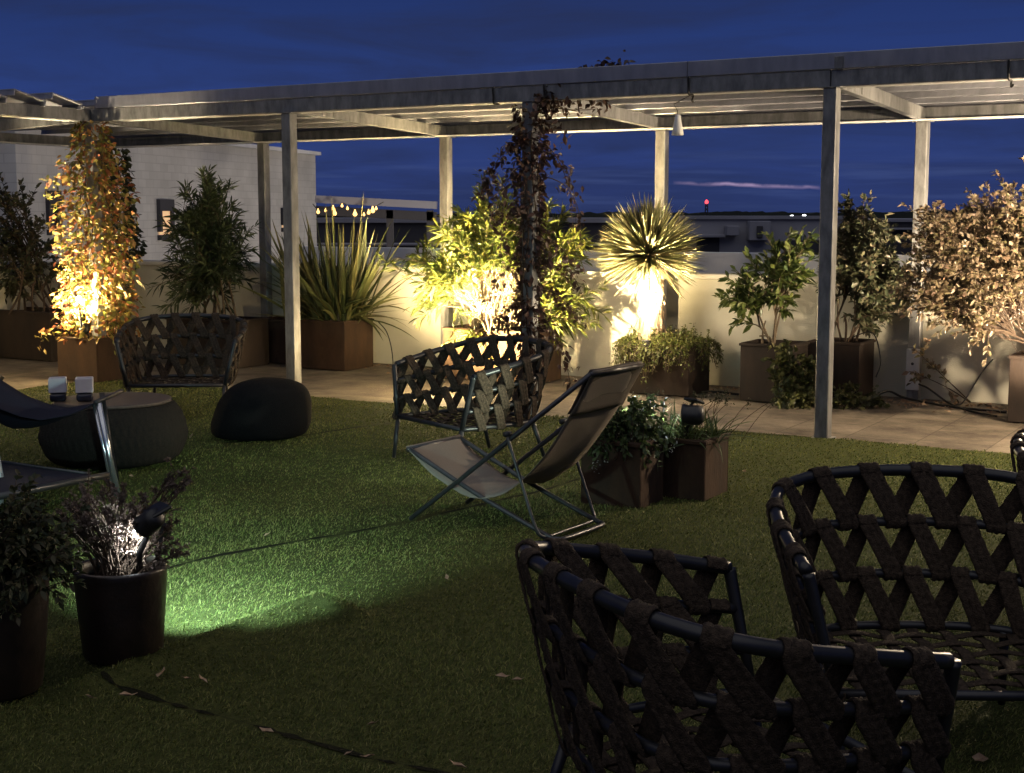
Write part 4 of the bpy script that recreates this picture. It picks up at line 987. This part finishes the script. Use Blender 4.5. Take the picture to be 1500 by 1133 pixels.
def C_(dx, z, dy=-.05): return pC + np.array([dx, dy, z])
tr += [(C_(0, 2.2), C_(-.28, 2.15), C_(-.38, 1.72), 330), (C_(0, 2.0), C_(-.2, 2.0), C_(-.30, 1.5), 260), (C_(0, 1.7), C_(-.22, 1.65), C_(-.24, 1.3), 130), (C_(.05, 2.2), C_(.25, 2.1), C_(.33, 1.7), 80), (C_(.05, 2.1), C_(.38, 2.1), C_(.36, 1.45), 70), (C_(.05, 1.9), C_(.42, 1.9), C_(.40, 1.38), 40),
       (C_(.05, 1.2), C_(.3, 1.3), C_(.42, .95), 120), (C_(.05, 1.4), C_(.25, 1.45), C_(.38, 1.1), 110), (C_(.0, 1.0), C_(.25, 1.05), C_(.40, .75), 110), (C_(0, .9), C_(-.2, .95), C_(-.32, .62), 110), (C_(0, 1.2), C_(-.2, 1.3), C_(-.28, .95), 90), (C_(.0, .8), C_(.18, .8), C_(.30, .42), 70), (C_(0, .7), C_(-.25, .75), C_(-.40, .55), 80),
       (C_(.0, 2.45), C_(.2, 2.5), C_(.40, 2.62, -.1), 60), (C_(.05, 2.46, -.08), C_(.42, 2.64, -.12), C_(.70, 2.72, -.12), 800), (C_(.05, 2.44, -.08), C_(.45, 2.58, -.1), C_(.6, 2.45, -.1), 130), (C_(.1, 2.45), C_(.3, 2.4), C_(.5, 2.42), 60), (C_(0, 2.3), C_(.2, 2.35), C_(.28, 2.2), 60), (C_(.05, .9, -.06), C_(.3, .5, -.1), C_(.32, .25, -.1), 70)]
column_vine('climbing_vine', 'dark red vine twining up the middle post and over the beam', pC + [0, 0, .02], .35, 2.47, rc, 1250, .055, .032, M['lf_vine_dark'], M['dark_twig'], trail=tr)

def tips(px, py, Y, rad, n, **k): return blob(atY(px, py, Y), rad, n, **k)
def soil_at(s, px=None, da=0.0, db=0.0): return s + U * da + N * db
# dark oleander behind the left armchair
Yo = s_old[1]
tp = np.vstack([tips(292, 372, Yo, (.50, .40, .52), 55, shell=.5), tips(298, 312, Yo, (.27, .25, .45), 26, shell=.5)])
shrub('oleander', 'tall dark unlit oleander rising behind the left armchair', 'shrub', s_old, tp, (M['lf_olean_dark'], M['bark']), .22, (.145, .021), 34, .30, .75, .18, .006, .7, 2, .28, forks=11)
# far left bush
tp = np.vstack([tips(20, 392, s_lft[1], (.62, .4, .45), 46), tips(-10, 325, s_lft[1], (.55, .3, .5), 34)])
shrub('bush', 'dark thin-stemmed bush at the far left before the white building', 'shrub', soil_at(s_lft, da=.25), tp, (M['lf_bush'], M['dark_twig']), .35, (.075, .032), 20, .3, .8, .2, .006, .7, 2, .25, forks=9)
# lit oleander
OL = atY(722, 455, float(s_ole[1] + .12))
Yl = s_ole[1]
tp = np.vstack([tips(690, 372, Yl, (.58, .42, .52), 60, shell=.5), tips(815, 378, Yl, (.38, .4, .50), 36, shell=.5), tips(735, 325, Yl, (.55, .35, .32), 34, shell=.4), tips(625, 400, Yl, (.22, .3, .45), 14), tips(850, 455, Yl - .2, (.22, .2, .25), 10), tips(690, 490, Yl - .35, (.2, .12, .08), 6)])
shrub('oleander', 'bright yellow-green oleander lit from inside, behind the vine-wrapped middle post', 'shrub', s_ole, tp, (M['lf_olean'], M['bark']), .30, (.135, .022), 34, .46, .8, .15, .006, .6, 2, .26, clear=[(OL + [0, .0, .1], (.34, .6, .36)), (OL + [0, .1, .5], (.22, .3, .4)), (s_ole - N * .2 - U * .1 + [0, 0, .25], (.4, .3, .3))])
# glossy shrub
tp = np.vstack([tips(1132, 408, s_shr[1], (.36, .28, .36), 30), tips(1090, 440, s_shr[1], (.14, .2, .25), 8), tips(1170, 350, s_shr[1], (.12, .15, .16), 7)])
shrub('shrub', 'open green shrub with glossy leaves and bare lower stems right of the yucca', 'shrub', s_shr + [-.02, 0, 0], tp, (M['lf_shrub'], M['bark']), .10, (.095, .036), 15, .35, .85, .12, .005, .5, 2, .16, forks=6)
# dark bush behind the right front post
tp = np.vstack([tips(1268, 385, s_bsh[1], (.38, .36, .62), 66), tips(1300, 430, s_bsh[1], (.32, .3, .35), 22)])
shrub('bush', 'dark dense bush behind the right front post', 'shrub', s_bsh, tp, (M['lf_bush'], M['dark_twig']), .14, (.065, .03), 30, .2, .9, .15, .005, .55, 3, .2, forks=8)
# bronze bush at right
Yr = s_rgt[1]
tp = np.vstack([tips(1450, 370, Yr, (.66, .48, .58), 160, shell=.45), tips(1370, 395, Yr, (.36, .35, .46), 66), tips(1535, 360, Yr, (.5, .4, .6), 50), tips(1420, 460, Yr, (.45, .3, .2), 24)])
shrub('bush', 'large bronze leafy bush lit from below at the right edge', 'shrub', soil_at(s_rgt, da=-.05), tp, (M['lf_small'], M['dark_twig']), .16, (.046, .024), 28, .45, .95, .12, .005, .5, 4, .22, forks=9, clear=[(s_rgt - U * .18 + [0, 0, .2], (.5, .5, .33)), (s_rgt - U * .18 + [0, 0, .55], (.25, .3, .35))])
# small branch with drooping leaves in front of the rear right post
# trailing ivy in front of the dark planter
ci = G(1168, 598); tp = np.vstack([blob(ci + [0, .12, .27], (.24, .16, .26), 46, low=-.9), blob(ci + [.1, .1, .06], (.34, .2, .05), 26)])
cb = np.vstack([ci + np.array([x, .12, .02]) for x in np.linspace(-.15, .25, 8)])
shrub('trailing_plant', 'low trailing plant spilling onto the paving beside the right front post', 'plant', ci + [.05, .12, .01], tp, (M['lf_ivy'], M['dark_twig']), .18, (.055, .034), 26, .1, .9, .2, .004, .5, 2, .12, bases=cb)
ci = G(1250, 600); tp = blob(ci + [0, .1, .04], (.30, .14, .10), 30, low=-.2)
shrub('trailing_plant', 'pale creeping leaves at the foot of the dark planter right of the post', 'plant', ci + [0, .1, .01], tp, (M['lf_ivy'], M['dark_twig']), .2, (.05, .034), 16, .1, .9, .1, .003, .3, 1, .1)

# flax
fb = np.array(s_flax) + U * .16; t = thing('sword_leaf_plant', 'spiky sword-leaf flax fanning out of the large rusty planter', 'plant', fb)
n = 150; th = rng.random(n) * 6.28; el = np.clip(rng.normal(61, 20, n), 10, 88); rr = .17 * np.sqrt(rng.random(n)); L = .75 + .75 * rng.random(n) * np.clip((el - 10) / 60, .3, 1)
B = np.stack([fb[0] + rr * np.cos(th) * 1.5, fb[1] + rr * np.sin(th), np.full(n, fb[2] - .02)], 1)
B = np.vstack([B, fb + U * -.42 + np.stack([.1 * rng.normal(size=60), .08 * rng.normal(size=60), np.zeros(60) - .02], 1)])
D = np.stack([np.cos(th) * np.cos(np.radians(el)), np.sin(th) * np.cos(np.radians(el)), np.sin(np.radians(el))], 1)
th2 = rng.random(60) * 6.28; el2 = np.clip(rng.normal(68, 14, 60), 20, 88); D = np.vstack([D, np.stack([np.cos(th2) * np.cos(np.radians(el2)), np.sin(th2) * np.cos(np.radians(el2)), np.sin(np.radians(el2))], 1)])
L = np.r_[L, .7 + .6 * rng.random(60)]; el_ = np.r_[el, el2]
th3 = rng.normal(-.55, .5, 22); el3 = np.clip(rng.normal(30, 12, 22), 8, 55); D = np.vstack([D, np.stack([np.cos(th3) * np.cos(np.radians(el3)), np.sin(th3) * np.cos(np.radians(el3)), np.sin(np.radians(el3))], 1)]); B = np.vstack([B, fb + np.stack([.08 * rng.normal(size=22), .06 * rng.normal(size=22), np.zeros(22)], 1)]); L = np.r_[L, .75 + .3 * rng.random(22)]; el_ = np.r_[el_, el3]
nn_ = len(B); blades('foliage', B, D, L, .028 + .022 * rng.random(nn_), M['lf_flax'], t, fb, np.clip(1.15 - el_ / 75, .05, 1) * 1.1 * rng.random(nn_) + .12, 9, .22, .45, 2.1)
m = MB(); m.lathe([(.16, -.03), (.15, .03), (.10, .12), (.05, .16)], 16, fb); m.build('crown_base', M['pale_bark'], t, True, fb)

# yucca
yb = np.array(s_yuc); yh = atY(950, 375, yb[1]); yb[0] = atY(954, 480, yb[1])[0]
t = thing('yucca_tree', 'round-headed spiky yucca with a brightly lit shaggy trunk', 'tree', yb)
m = MB(); H = yh[2] - yb[2]
m.lathe([(.118, -.04), (.112, .05), (.10, H * .4), (.105, H * .75), (.12, H * .95), (.09, H * 1.08), (.02, H * 1.15)], 36, yb, fn=lambda a, z, r: 1 + .05 * math.sin(a * 9 + z * 31) + .05 * math.sin(a * 5 - z * 47) + .04 * math.sin(z * 130 + a * 2)); tk = m.build('trunk', M['pale_bark'], t, True, yb)
n = 130; th = rng.random(n) * 6.28; zz_ = yb[2] + H * rng.random(n); B = np.stack([yb[0] + .10 * np.cos(th), yb[1] + .10 * np.sin(th), zz_], 1); D = np.stack([np.cos(th) * .28, np.sin(th) * .28, -np.ones(n)], 1) + rng.normal(size=(n, 3)) * .12
blades('dead_skirt', B, D, .06 + .08 * rng.random(n), .014, M['litter'], t, yb, .1, 4)
n = 1400; v = rng.normal(size=(n * 2, 3)); v = nrm(v); v = v[v[:, 2] > -.45][:n]; n = len(v)
B = yh + v * .05 * np.array([1, 1, 1.4]); L = .43 + .07 * rng.random(n)
blades('crown', B, v + rng.normal(size=(n, 3)) * .085, L * (.82 + .25 * rng.random(n)), .017, M['lf_yucca'], t, yb, .03, 5, .15, .6)
n = 18; th = rng.random(n) * 6.28; v = nrm(np.stack([np.cos(th), np.sin(th), -.55 - .7 * rng.random(n)], 1)); v[:8] = nrm(np.array([.75, -.3, -.72]) + rng.normal(size=(8, 3)) * .06)
blades('hanging_leaf', yh + v * .06 - [0, 0, .03], v, .36 + .1 * rng.random(n), .014, M['lf_yucca'], t, yb, .15, 5, .15, .6)

# ground cover over the yucca planter
gc = T(ay + .31, by + .24, .47); t = thing('ground_cover', 'feathery ground cover spilling over the yucca planter', 'plant', gc)
PP = []; DD = []; m = MB()
for k in range(330):
    a = ay - .03 + .68 * rng.random(); b = by + .48 * rng.random() - .02; p0 = T(a, b, .46); o = np.array([0, 0, 0.0])
    ed = rng.random()
    if ed < .45: b = by + .02; p0 = T(a, b, .47); o = -N
    elif ed < .55: a = ay + .60; p0 = T(a, b, .47); o = U
    elif ed < .65: a = ay + .02; p0 = T(a, b, .47); o = -U
    drop = .06 + (.30 if a < ay + .36 else .16) * rng.random() if ed < .65 else -.04 - .07 * rng.random()
    p1 = p0 + o * .11 + [0, 0, .05]; p2 = p0 + o * (.10 + .08 * rng.random()) - [0, 0, drop] + rng.normal(size=3) * .03
    Q = bez(p0, p1, p2, 8); m.tube(Q, .0018, 4, caps=False); c = 22; tt = rng.random(c); p, td = on_path(Q, tt); PP.append(p + rng.normal(size=(c, 3)) * .008); DD.append(td * .6 + rng.normal(size=(c, 3)) * .7 + [0, 0, .15])
m.build('stem', M['dark_twig'], t, True, gc); P = np.vstack(PP); leaves('foliage', P, nrm(np.vstack(DD)), .034 * (.6 + .7 * rng.random(len(P))), .011, M['lf_cover'], t, .2, .42, gc)

# herbs on the two cube planters
def herb(label, s, la, lb_, ax, n, mat, hmax, over, L, W, flowers=False):
    t = thing('herb_plant', label, 'plant', s); PP = []; DD = []; m = MB(); u_, v_ = ax; FP = []
    for k in range(n):
        p0 = s + u_ * (rng.random() - .5) * la * .9 + v_ * (rng.random() - .5) * lb_ * .9; o = nrm(p0 - s + rng.normal(size=3) * .05); o[2] = 0
        hh_ = hmax * (.35 + .65 * rng.random()); p2 = p0 + o * over * rng.random() + [0, 0, hh_ if rng.random() < .6 else -.12 * rng.random()]; p1 = (p0 + p2) / 2 + [0, 0, .5 * hh_]
        Q = bez(p0, p1, p2, 7); m.tube(Q, .0018, 4, caps=False); c = 16; tt = .15 + .85 * rng.random(c); p, td = on_path(Q, tt); PP.append(p); DD.append(td * .5 + rng.normal(size=(c, 3)) * .8 + [0, 0, .2])
        if flowers and k % 9 == 0: FP.append(Q[-1] + rng.normal(size=(14, 3)) * [.010, .010, .022])
    m.build('stem', M['dark_twig'], t, True, s); P = np.vstack(PP); leaves('foliage', P, nrm(np.vstack(DD)), L * (.6 + .7 * rng.random(len(P))), W, mat, t, .2, .42, s)
    if FP: P = np.vstack(FP); leaves('blossom', P, nrm(rng.normal(size=P.shape)), .012, .008, M['flower'], t, .1, .5, s)
    return t
herb('bushy herb with small white flowers lit by a spotlight in the left cube planter', s_c1, .40, .34, (ea, eb), 170, M['lf_herb'], .24, .12, .042, .022, True)
t = thing('grassy_plant', 'arching narrow-leaved plant in the right cube planter', 'plant', s_c2)
n = 170; th = rng.random(n) * 6.28; el = np.clip(rng.normal(48, 22, n), 5, 88); D = np.stack([np.cos(th) * np.cos(np.radians(el)), np.sin(th) * np.cos(np.radians(el)), np.sin(np.radians(el))], 1)
B = s_c2 + np.stack([.12 * rng.normal(size=n).clip(-1.2, 1.2), .11 * rng.normal(size=n).clip(-1.2, 1.2), np.zeros(n)], 1)
blades('foliage', B, D, .16 + .20 * rng.random(n), .009, M['lf_herb'], t, s_c2, .7, 6, .2, .5)
m = MB(); PP = []
for k in range(16):
    p0 = s_c2 + np.array([.14 * rng.normal(), .12 * rng.normal(), 0]); p2 = p0 + np.array([.10 * rng.normal() + .08, .08 * rng.normal(), .20 + .10 * rng.random()]); Q = bez(p0, (p0 + p2) / 2 + [0, 0, .05], p2, 6); m.tube(Q, .0016, 4); PP.append(p2 + rng.normal(size=(16, 3)) * .012)
m.build('stem', M['dark_twig'], t, True, s_c2); P = np.vstack(PP); leaves('foliage', P, nrm(rng.normal(size=P.shape)), .016, .009, M['lf_pot_green'], t, .1, .5, s_c2)

# dried heather in the near pot, leafy bush in the pot at the edge
tp = np.vstack([blob(s_pA + [-.03, 0, .20], (.24, .17, .15), 74, shell=.6, low=-.15), blob(s_pA + [.21, .02, .36], (.055, .05, .04), 9), blob(s_pA + [.2, 0, .12], (.08, .06, .09), 8)])
t = shrub('heather', 'dried brown flower-headed plant in the glazed pot with the spotlight', 'plant', s_pA, tp, (M['lf_pot'], M['dark_twig']), .10, (.017, .010), 26, .86, 1.0, .1, .0030, .25, 2, .07)
tp = blob(s_pB + [.03, -.02, .11], (.30, .27, .24), 105, shell=.5, low=-.75)
shrub('bush', 'dark leafy plant spilling from the pot at the left frame edge', 'plant', s_pB, tp, (M['lf_pot_green'], M['dark_twig']), .11, (.032, .016), 26, .35, .9, .25, .003, .4, 2, .10)
# drooping branch hanging before the rear right post
tq = [atY(1345, 470, 11.75), atY(1330, 520, 11.7), atY(1335, 545, 11.7)]
base = atY(1420, 500, 11.8)
t = shrub('bush', 'thin leafy shoot leaning across the foot of the rear right post', 'shrub', T(*AB(base), .02), np.array([atY(x, y, 11.72) for x, y in ((1340, 512), (1332, 545))]), (M['lf_small'], M['dark_twig']), .03, (.055, .03), 26, .55, .9, .2, .004, .2, 3, .16)

# ------------------------------------------------------------------ cables, hose, litter
def cable(label, pts, r=.008, name='power_cable'):
    p = np.array(pts[0]); m = MB(); m.tube(catmull(pts, 8), r, 6); o = m.build(name, M['cable'], None, True, p); o.location = [float(v) for v in p]; tag(o, label, 'cable', 'cables along the foot of the wall'); return o
cable('black cable slanting down the wall from the right planter', [T(*AB(G(1472, 590)), .50) + [0, 0, 0], T(*AB(G(1440, 592)), .30), T(*AB(G(1412, 596)), .05), T(*AB(G(1400, 596)), .012)], .007)
cable('black cable lying along the wall foot by the rear right post', [G(1278, 592) + [0, 0, .05], G(1300, 590) + [0, 0, .10], G(1325, 588) + [0, 0, .03], G(1380, 596) + [0, 0, .012], G(1430, 602) + [0, 0, .012], G(1474, 606) + [0, 0, .012]], .011)
cable('black cable looping down from the rear right post to the paving', [G(1345, 588) + [0, 0, .15], G(1360, 590) + [0, 0, .12], G(1390, 596) + [0, 0, .03], G(1420, 604) + [0, 0, .012], G(1460, 612) + [0, 0, .012]], .009)
cable('thin black hose rising out of the dark bush planter', [G(1240, 582) + [0, 0, .52], G(1275, 585) + [0, 0, .58], G(1288, 588) + [0, 0, .35], G(1282, 590) + [0, 0, .22]], .006, 'hose')
cable('thin curved irrigation hose standing beside the sword-leaf planter', [G(577, 549) + [0, 0, .01], G(574, 548) + [0, 0, .25], G(567, 547) + [0, 0, .42], G(555, 546) + [0, 0, .52]], .006, 'hose')
cable('dark cable on the paving behind the cube planters', [G(1020, 578) + [0, 0, .012], G(1050, 576) + [0, 0, .012], G(1082, 580) + [0, 0, .012]], .012)
# junction box at the foot of the rear right post
jp = T(3 * SP, DP - .062, .02); t = thing('socket_box', 'pale socket cover strapped to the foot of the rear right post', 'socket box', jp, ROT)
m = MB(); m.box((0, 0, .25), (.115, .022, .36), bev=.006); m.build('cover', M['white_render'], t)
m = MB(); m.lathe([(.012, 0), (.012, .006), (.002, .006)], 14, capb=False, capt=False); V = np.array(m.v); m.v = np.stack([V[:, 0], -V[:, 2] - .011, V[:, 1] + .30], 1).tolist(); m.build('screw_hole', M['plastic'], t)
# fallen leaves
LP = [(236, 990), (132, 1024), (186, 1022), (298, 998), (274, 996), (510, 1106), (540, 1110), (392, 1073), (655, 847), (391, 783), (735, 992), (758, 997), (545, 1062), (192, 698), (158, 702), (1203, 895), (1435, 1112), (672, 1122), (95, 545), (130, 556), (170, 558), (950, 700), (1090, 690), (280, 640)]
fl = None
for i, (x, y) in enumerate(LP):
    p = G(x, y, .03); p[2] = float(turf_z(np.array([p[:2]]))[0]) + .022
    if fl is None:
        s = .022; V = [(0, -s, 0), (s * .55, -s * .2, .005), (s * .35, s * .7, .004), (0, s * 1.3, .010), (-s * .4, s * .6, .002), (-s * .6, -s * .3, .007), (0, 0, -.002)]
        V += [(v[0], v[1], v[2] - .0012) for v in V]
        fl = mesh_obj('fallen_leaf', V, [(6, j, (j + 1) % 6) for j in range(6)] + [(13, 7 + (j + 1) % 6, 7 + j) for j in range(6)] + [(j, 7 + j, 7 + (j + 1) % 6, (j + 1) % 6) for j in range(6)], M['litter']); o = fl
        tag(o, 'small dry fallen leaf lying on the artificial grass', 'leaf', 'dry leaves on the lawn')
    else: o = fl.copy(); COL.objects.link(o)
    sc = .6 + .6 * rng.random(); o.location = p.tolist(); o.rotation_euler = (rng.normal() * .25, rng.normal() * .25, rng.random() * 6.28); o.scale = (sc, sc, sc)
n = 900; a = np.r_[rng.uniform(5.0, 9.5, 640), rng.uniform(-1, 5, 260)]; b = DP - .05 - np.abs(rng.normal(size=n)) * .30; P = A + a[:, None] * U + b[:, None] * N; P[:, 2] = .006
leaves('leaf_litter', P, nrm(np.c_[rng.normal(size=(n, 2)), .15 * rng.random(n)]), .045 * (.5 + rng.random(n)), .02, M['litter'], None, 0, .45)
tag(bpy.data.objects['leaf_litter'], 'dry leaf litter gathered along the foot of the wall', 'leaf litter', kind='stuff')

# ------------------------------------------------------------------ lamps, their fixtures and added fill lights
WARM = (1.0, .74, .37); WARM2 = (1.0, .78, .52); COOL = (.86, .95, 1.0)
# vine planter
h1 = T(.07, -.23, .55); fixture('garden_spotlight', 'warm garden spotlight glowing inside the vine planter', T(.09, -.20, .41), h1, T(-.02, .0, 1.6), M['lens_warm'], r=.045)
light('vine_lamp_and_fill', 'SPOT', T(.06, -.245, .60), 380, WARM, T(0, -.08, 1.7), .03, 150, .8)
hv = T(-.28, -.95, .10); fixture('garden_spotlight', 'added low warm spotlight in the grass before the vine planter', hv - [0, 0, .06], hv, T(0, 0, 1.55), M['lens_warm'], r=.03, length=.06)  # added spotlight that spreads light evenly up the vine
light('vine_lamp_and_fill', 'SPOT', hv + [0, 0, .05], 900, (1, .80, .50), T(0, 0, 1.6), .03, 62, .5)
light('vine_lamp_and_fill', 'POINT', T(-.05, -.24, .72), 60, WARM, None, .04); light('vine_lamp_and_fill', 'POINT', hv + [-.40, -.25, .28], 42, WARM, None, .04)  # second point is added spill on the grass, without a fixture
h1 = atY(115, 438, float(T(.05, -.42)[1])); fixture('garden_spotlight', 'small cool-white spotlight head shining through the vine leaves', T(.05, -.25, .41), h1, h1 + np.array([.1, -.4, .15]), M['lens_cool'], r=.03)
# oleander
h2 = OL.copy(); fixture('garden_spotlight', 'warm spotlight buried in the oleander planter', s_ole + [(h2 - s_ole)[0], .05, 0], h2, h2 + np.array([.05, .25, .9]), M['lens_warm'], r=.05)
light('oleander_lamp_and_fill', 'SPOT', h2 + [0, .02, .07], 1700, WARM, h2 + [.0, .05, 1.0], .04, 165, .8)
light('oleander_lamp_and_fill', 'POINT', h2 + [.02, -.12, .14], 420, WARM, None, .05)
h2b = s_ole - N * .20 - U * .1 + [0, 0, .10]; fixture('garden_spotlight', 'warm spotlight at the front rim of the oleander planter', h2b - [0, 0, .10], h2b, h2b + N * .3 + Z, M['lens_warm'], r=.04)
light('oleander_lamp_and_fill', 'SPOT', h2b + [0, 0, .06], 420, WARM, h2b + N * .25 + Z, .04, 170, .6)
ao, bo = AB(s_ole); hf = T(ao + .10, .72, .12); fixture('garden_spotlight', 'added warm ground spotlight on the paving before the glowing oleander', hf - [0, 0, .10], hf, s_ole + [0, 0, .75], M['lens_warm'], r=.04)  # added spotlight to light the oleander evenly from the front
light('oleander_lamp_and_fill', 'SPOT', hf + [0, 0, .06], 2100, WARM, s_ole + [.02, 0, .75], .04, 104, .8); light('oleander_lamp_and_fill', 'POINT', hf + [0, 0, .25], 60, WARM, None, .04)  # the point is added spill over paving and lawn, without a fixture
# yucca
h3 = yb - N * .20 + U * .05 + [0, 0, .03]; fixture('garden_spotlight', 'warm spotlight at the foot of the yucca trunk', h3 - [0, 0, .04], h3, yh + [.02, 0, 0], M['lens_warm'], r=.045)
light('yucca_lamp_and_fill', 'SPOT', h3 + [0.0, 0, .06], 230, WARM2, yh + [.0, -.1, 0], .05, 78, .8); light('yucca_lamp_and_fill', 'POINT', h3 - N * .22 + [0, 0, .26], 38, WARM2, None, .06)  # the point is added fill for the wall around the yucca
hy = s_yuc - N * .98 - U * .06; hy[2] = .06; fixture('garden_spotlight', 'added warm ground spotlight on the paving before the yucca planter', hy - [0, 0, .05], hy, yh, M['lens_warm'], r=.04)  # added spotlight to brighten the front of the crown
light('yucca_lamp_and_fill', 'SPOT', hy + [0, 0, .06], 2300, WARM2, yh + [0, 0, .10], .04, 40, .5)
# right bush
h4 = s_rgt - U * .20 + N * .12 + [0, 0, .06]; fixture('garden_spotlight', 'warm spotlight under the bronze bush at the right edge', h4 - [0, 0, .06], h4, h4 + np.array([-.3, .4, 1]), M['lens_warm'], r=.045)
light('bush_lamp_and_fill', 'SPOT', h4 + [-.02, .0, .10], 900, WARM2, h4 + np.array([-.35, .15, 1.0]), .04, 165, .8)
ar, br_ = AB(s_rgt); hr = T(ar + .55, br_ - 1.0, .14); fixture('garden_spotlight', 'added warm ground spotlight on the paving before the bronze bush', hr - [0, 0, .12], hr, s_rgt - U * .3 + Z * .7, M['lens_warm'], r=.04)  # added spotlight out of view, lights the bush from in front
light('bush_lamp_and_fill', 'SPOT', hr + [0, 0, .06], 560, WARM2, s_rgt - U * .35 + Z * .95, .04, 84, .7)
lp = T(3.93 * SP, .30, 2.12); t = thing('pendant_lamp', 'added lit white pendant lamp, unseen under the pergola beyond the right frame edge', 'lamp', lp)  # unseen lamp added to light the right-hand faces
m = MB(); m.lathe([(.012, .16), (.020, .158), (.024, .13), (.040, .045), (.045, .01), (.040, .008), (.03, .06), (.012, .13)], 20, lp, capb=False, capt=False); m.build('lamp_shade', M['lamp_shade'], t, True, lp)
m = MB(); m.tube([lp + [0, 0, .155], lp + [0, 0, .42]], .004, 6); m.build('cord', M['cable'], t, True, lp)
m = MB(); m.lathe([(.001, -.022), (.018, -.012), (.022, .01), (.012, .04), (.001, .05)], 12, lp + [0, 0, .02], capb=False, capt=False); m.build('bulb', M['lens_warm'], t, True, lp)
light('added_pendant_light', 'POINT', lp - [0, 0, .05], 470, WARM2, None, .05)
# cube planter
h6 = atY(1003, 608, s_c2[1] - .12); tg6 = atY(928, 606, s_c1[1] + .20); fixture('solar_spotlight', 'black solar spotlight in the right cube planter shining on the herb', s_c2 + [-.02, -.05, 0], h6, tg6, M['lens_cool'], r=.062, panel=(.055, .03, .075), panel_dir=(.25, .25, 1), length=.11)
light('herb_lamp', 'SPOT', h6 + nrm(tg6 - h6) * .03, 160, (.85, 1, .75), tg6, .02, 60, .6)
# pot
h5 = atY(212, 770, s_pA[1] - .10); tg5 = atY(170, 800, s_pA[1] - .02); fixture('solar_spotlight', 'black solar spotlight standing in the glazed pot', s_pA + [.06, -.03, 0], h5, tg5, M['lens_cool'], r=.042, panel=(.045, .0, .055), panel_dir=(-.35, -.25, 1), length=.085)
light('pot_lamp', 'SPOT', h5 + nrm(tg5 - h5) * .025, 22, COOL, tg5, .02, 110, .6)
h7 = s_pA + [.15, .04, .16]; d7 = nrm(G(440, 725) - h7); d7[2] = 0; d7 = nrm(d7); tg7 = h7 + d7 * 1.05 - np.array([0, 0, .47]); fixture('garden_spotlight', 'small lamp head low in the glazed pot aimed at the lawn', s_pA + [.11, .03, 0], h7, tg7, M['lens_cool'], r=.028, length=.06)
light('lawn_lamp', 'SPOT', h7 + nrm(tg7 - h7) * .03, 185, (.62, 1, .92), tg7, .03, 92, 1.0)
# unseen floodlights added to brighten the white building, from behind the wall
fl0 = np.array([0.0, 20.8, .45]); fixture('floodlight', 'floodlight added unseen behind the wall, aimed at the white building', fl0 - [0, 0, 1.1], fl0, q1 + dirb * 6, M['lens_warm'], r=.08)
light('building_fill', 'SPOT', fl0 + nrm(q1 + dirb * 6 - fl0) * .09, 380, (1, .86, .68), q1 + dirb * 5 + [0, 0, .5], .2, 150, 1)
f2 = np.array([2.2, 31.0, .45]); fixture('floodlight', 'second floodlight added unseen behind the canopy, aimed at the white building', f2 - [0, 0, 1.1], f2, q1 + dirb * 4, M['lens_warm'], r=.08)  # added to even out the light on the building face
light('building_fill', 'SPOT', f2 + nrm(q1 + dirb * 4 - f2) * .09, 560, (1, .86, .68), q1 + dirb * 4, .2, 150, 1)
# last light of dusk
d = bpy.data.lights.new('sun', 'SUN'); d.energy = .62; d.angle = R(100); d.color = (1, .97, .92); so = bpy.data.objects.new('sun', d); COL.objects.link(so)
so.rotation_euler = (R(24), 0, R(-14))
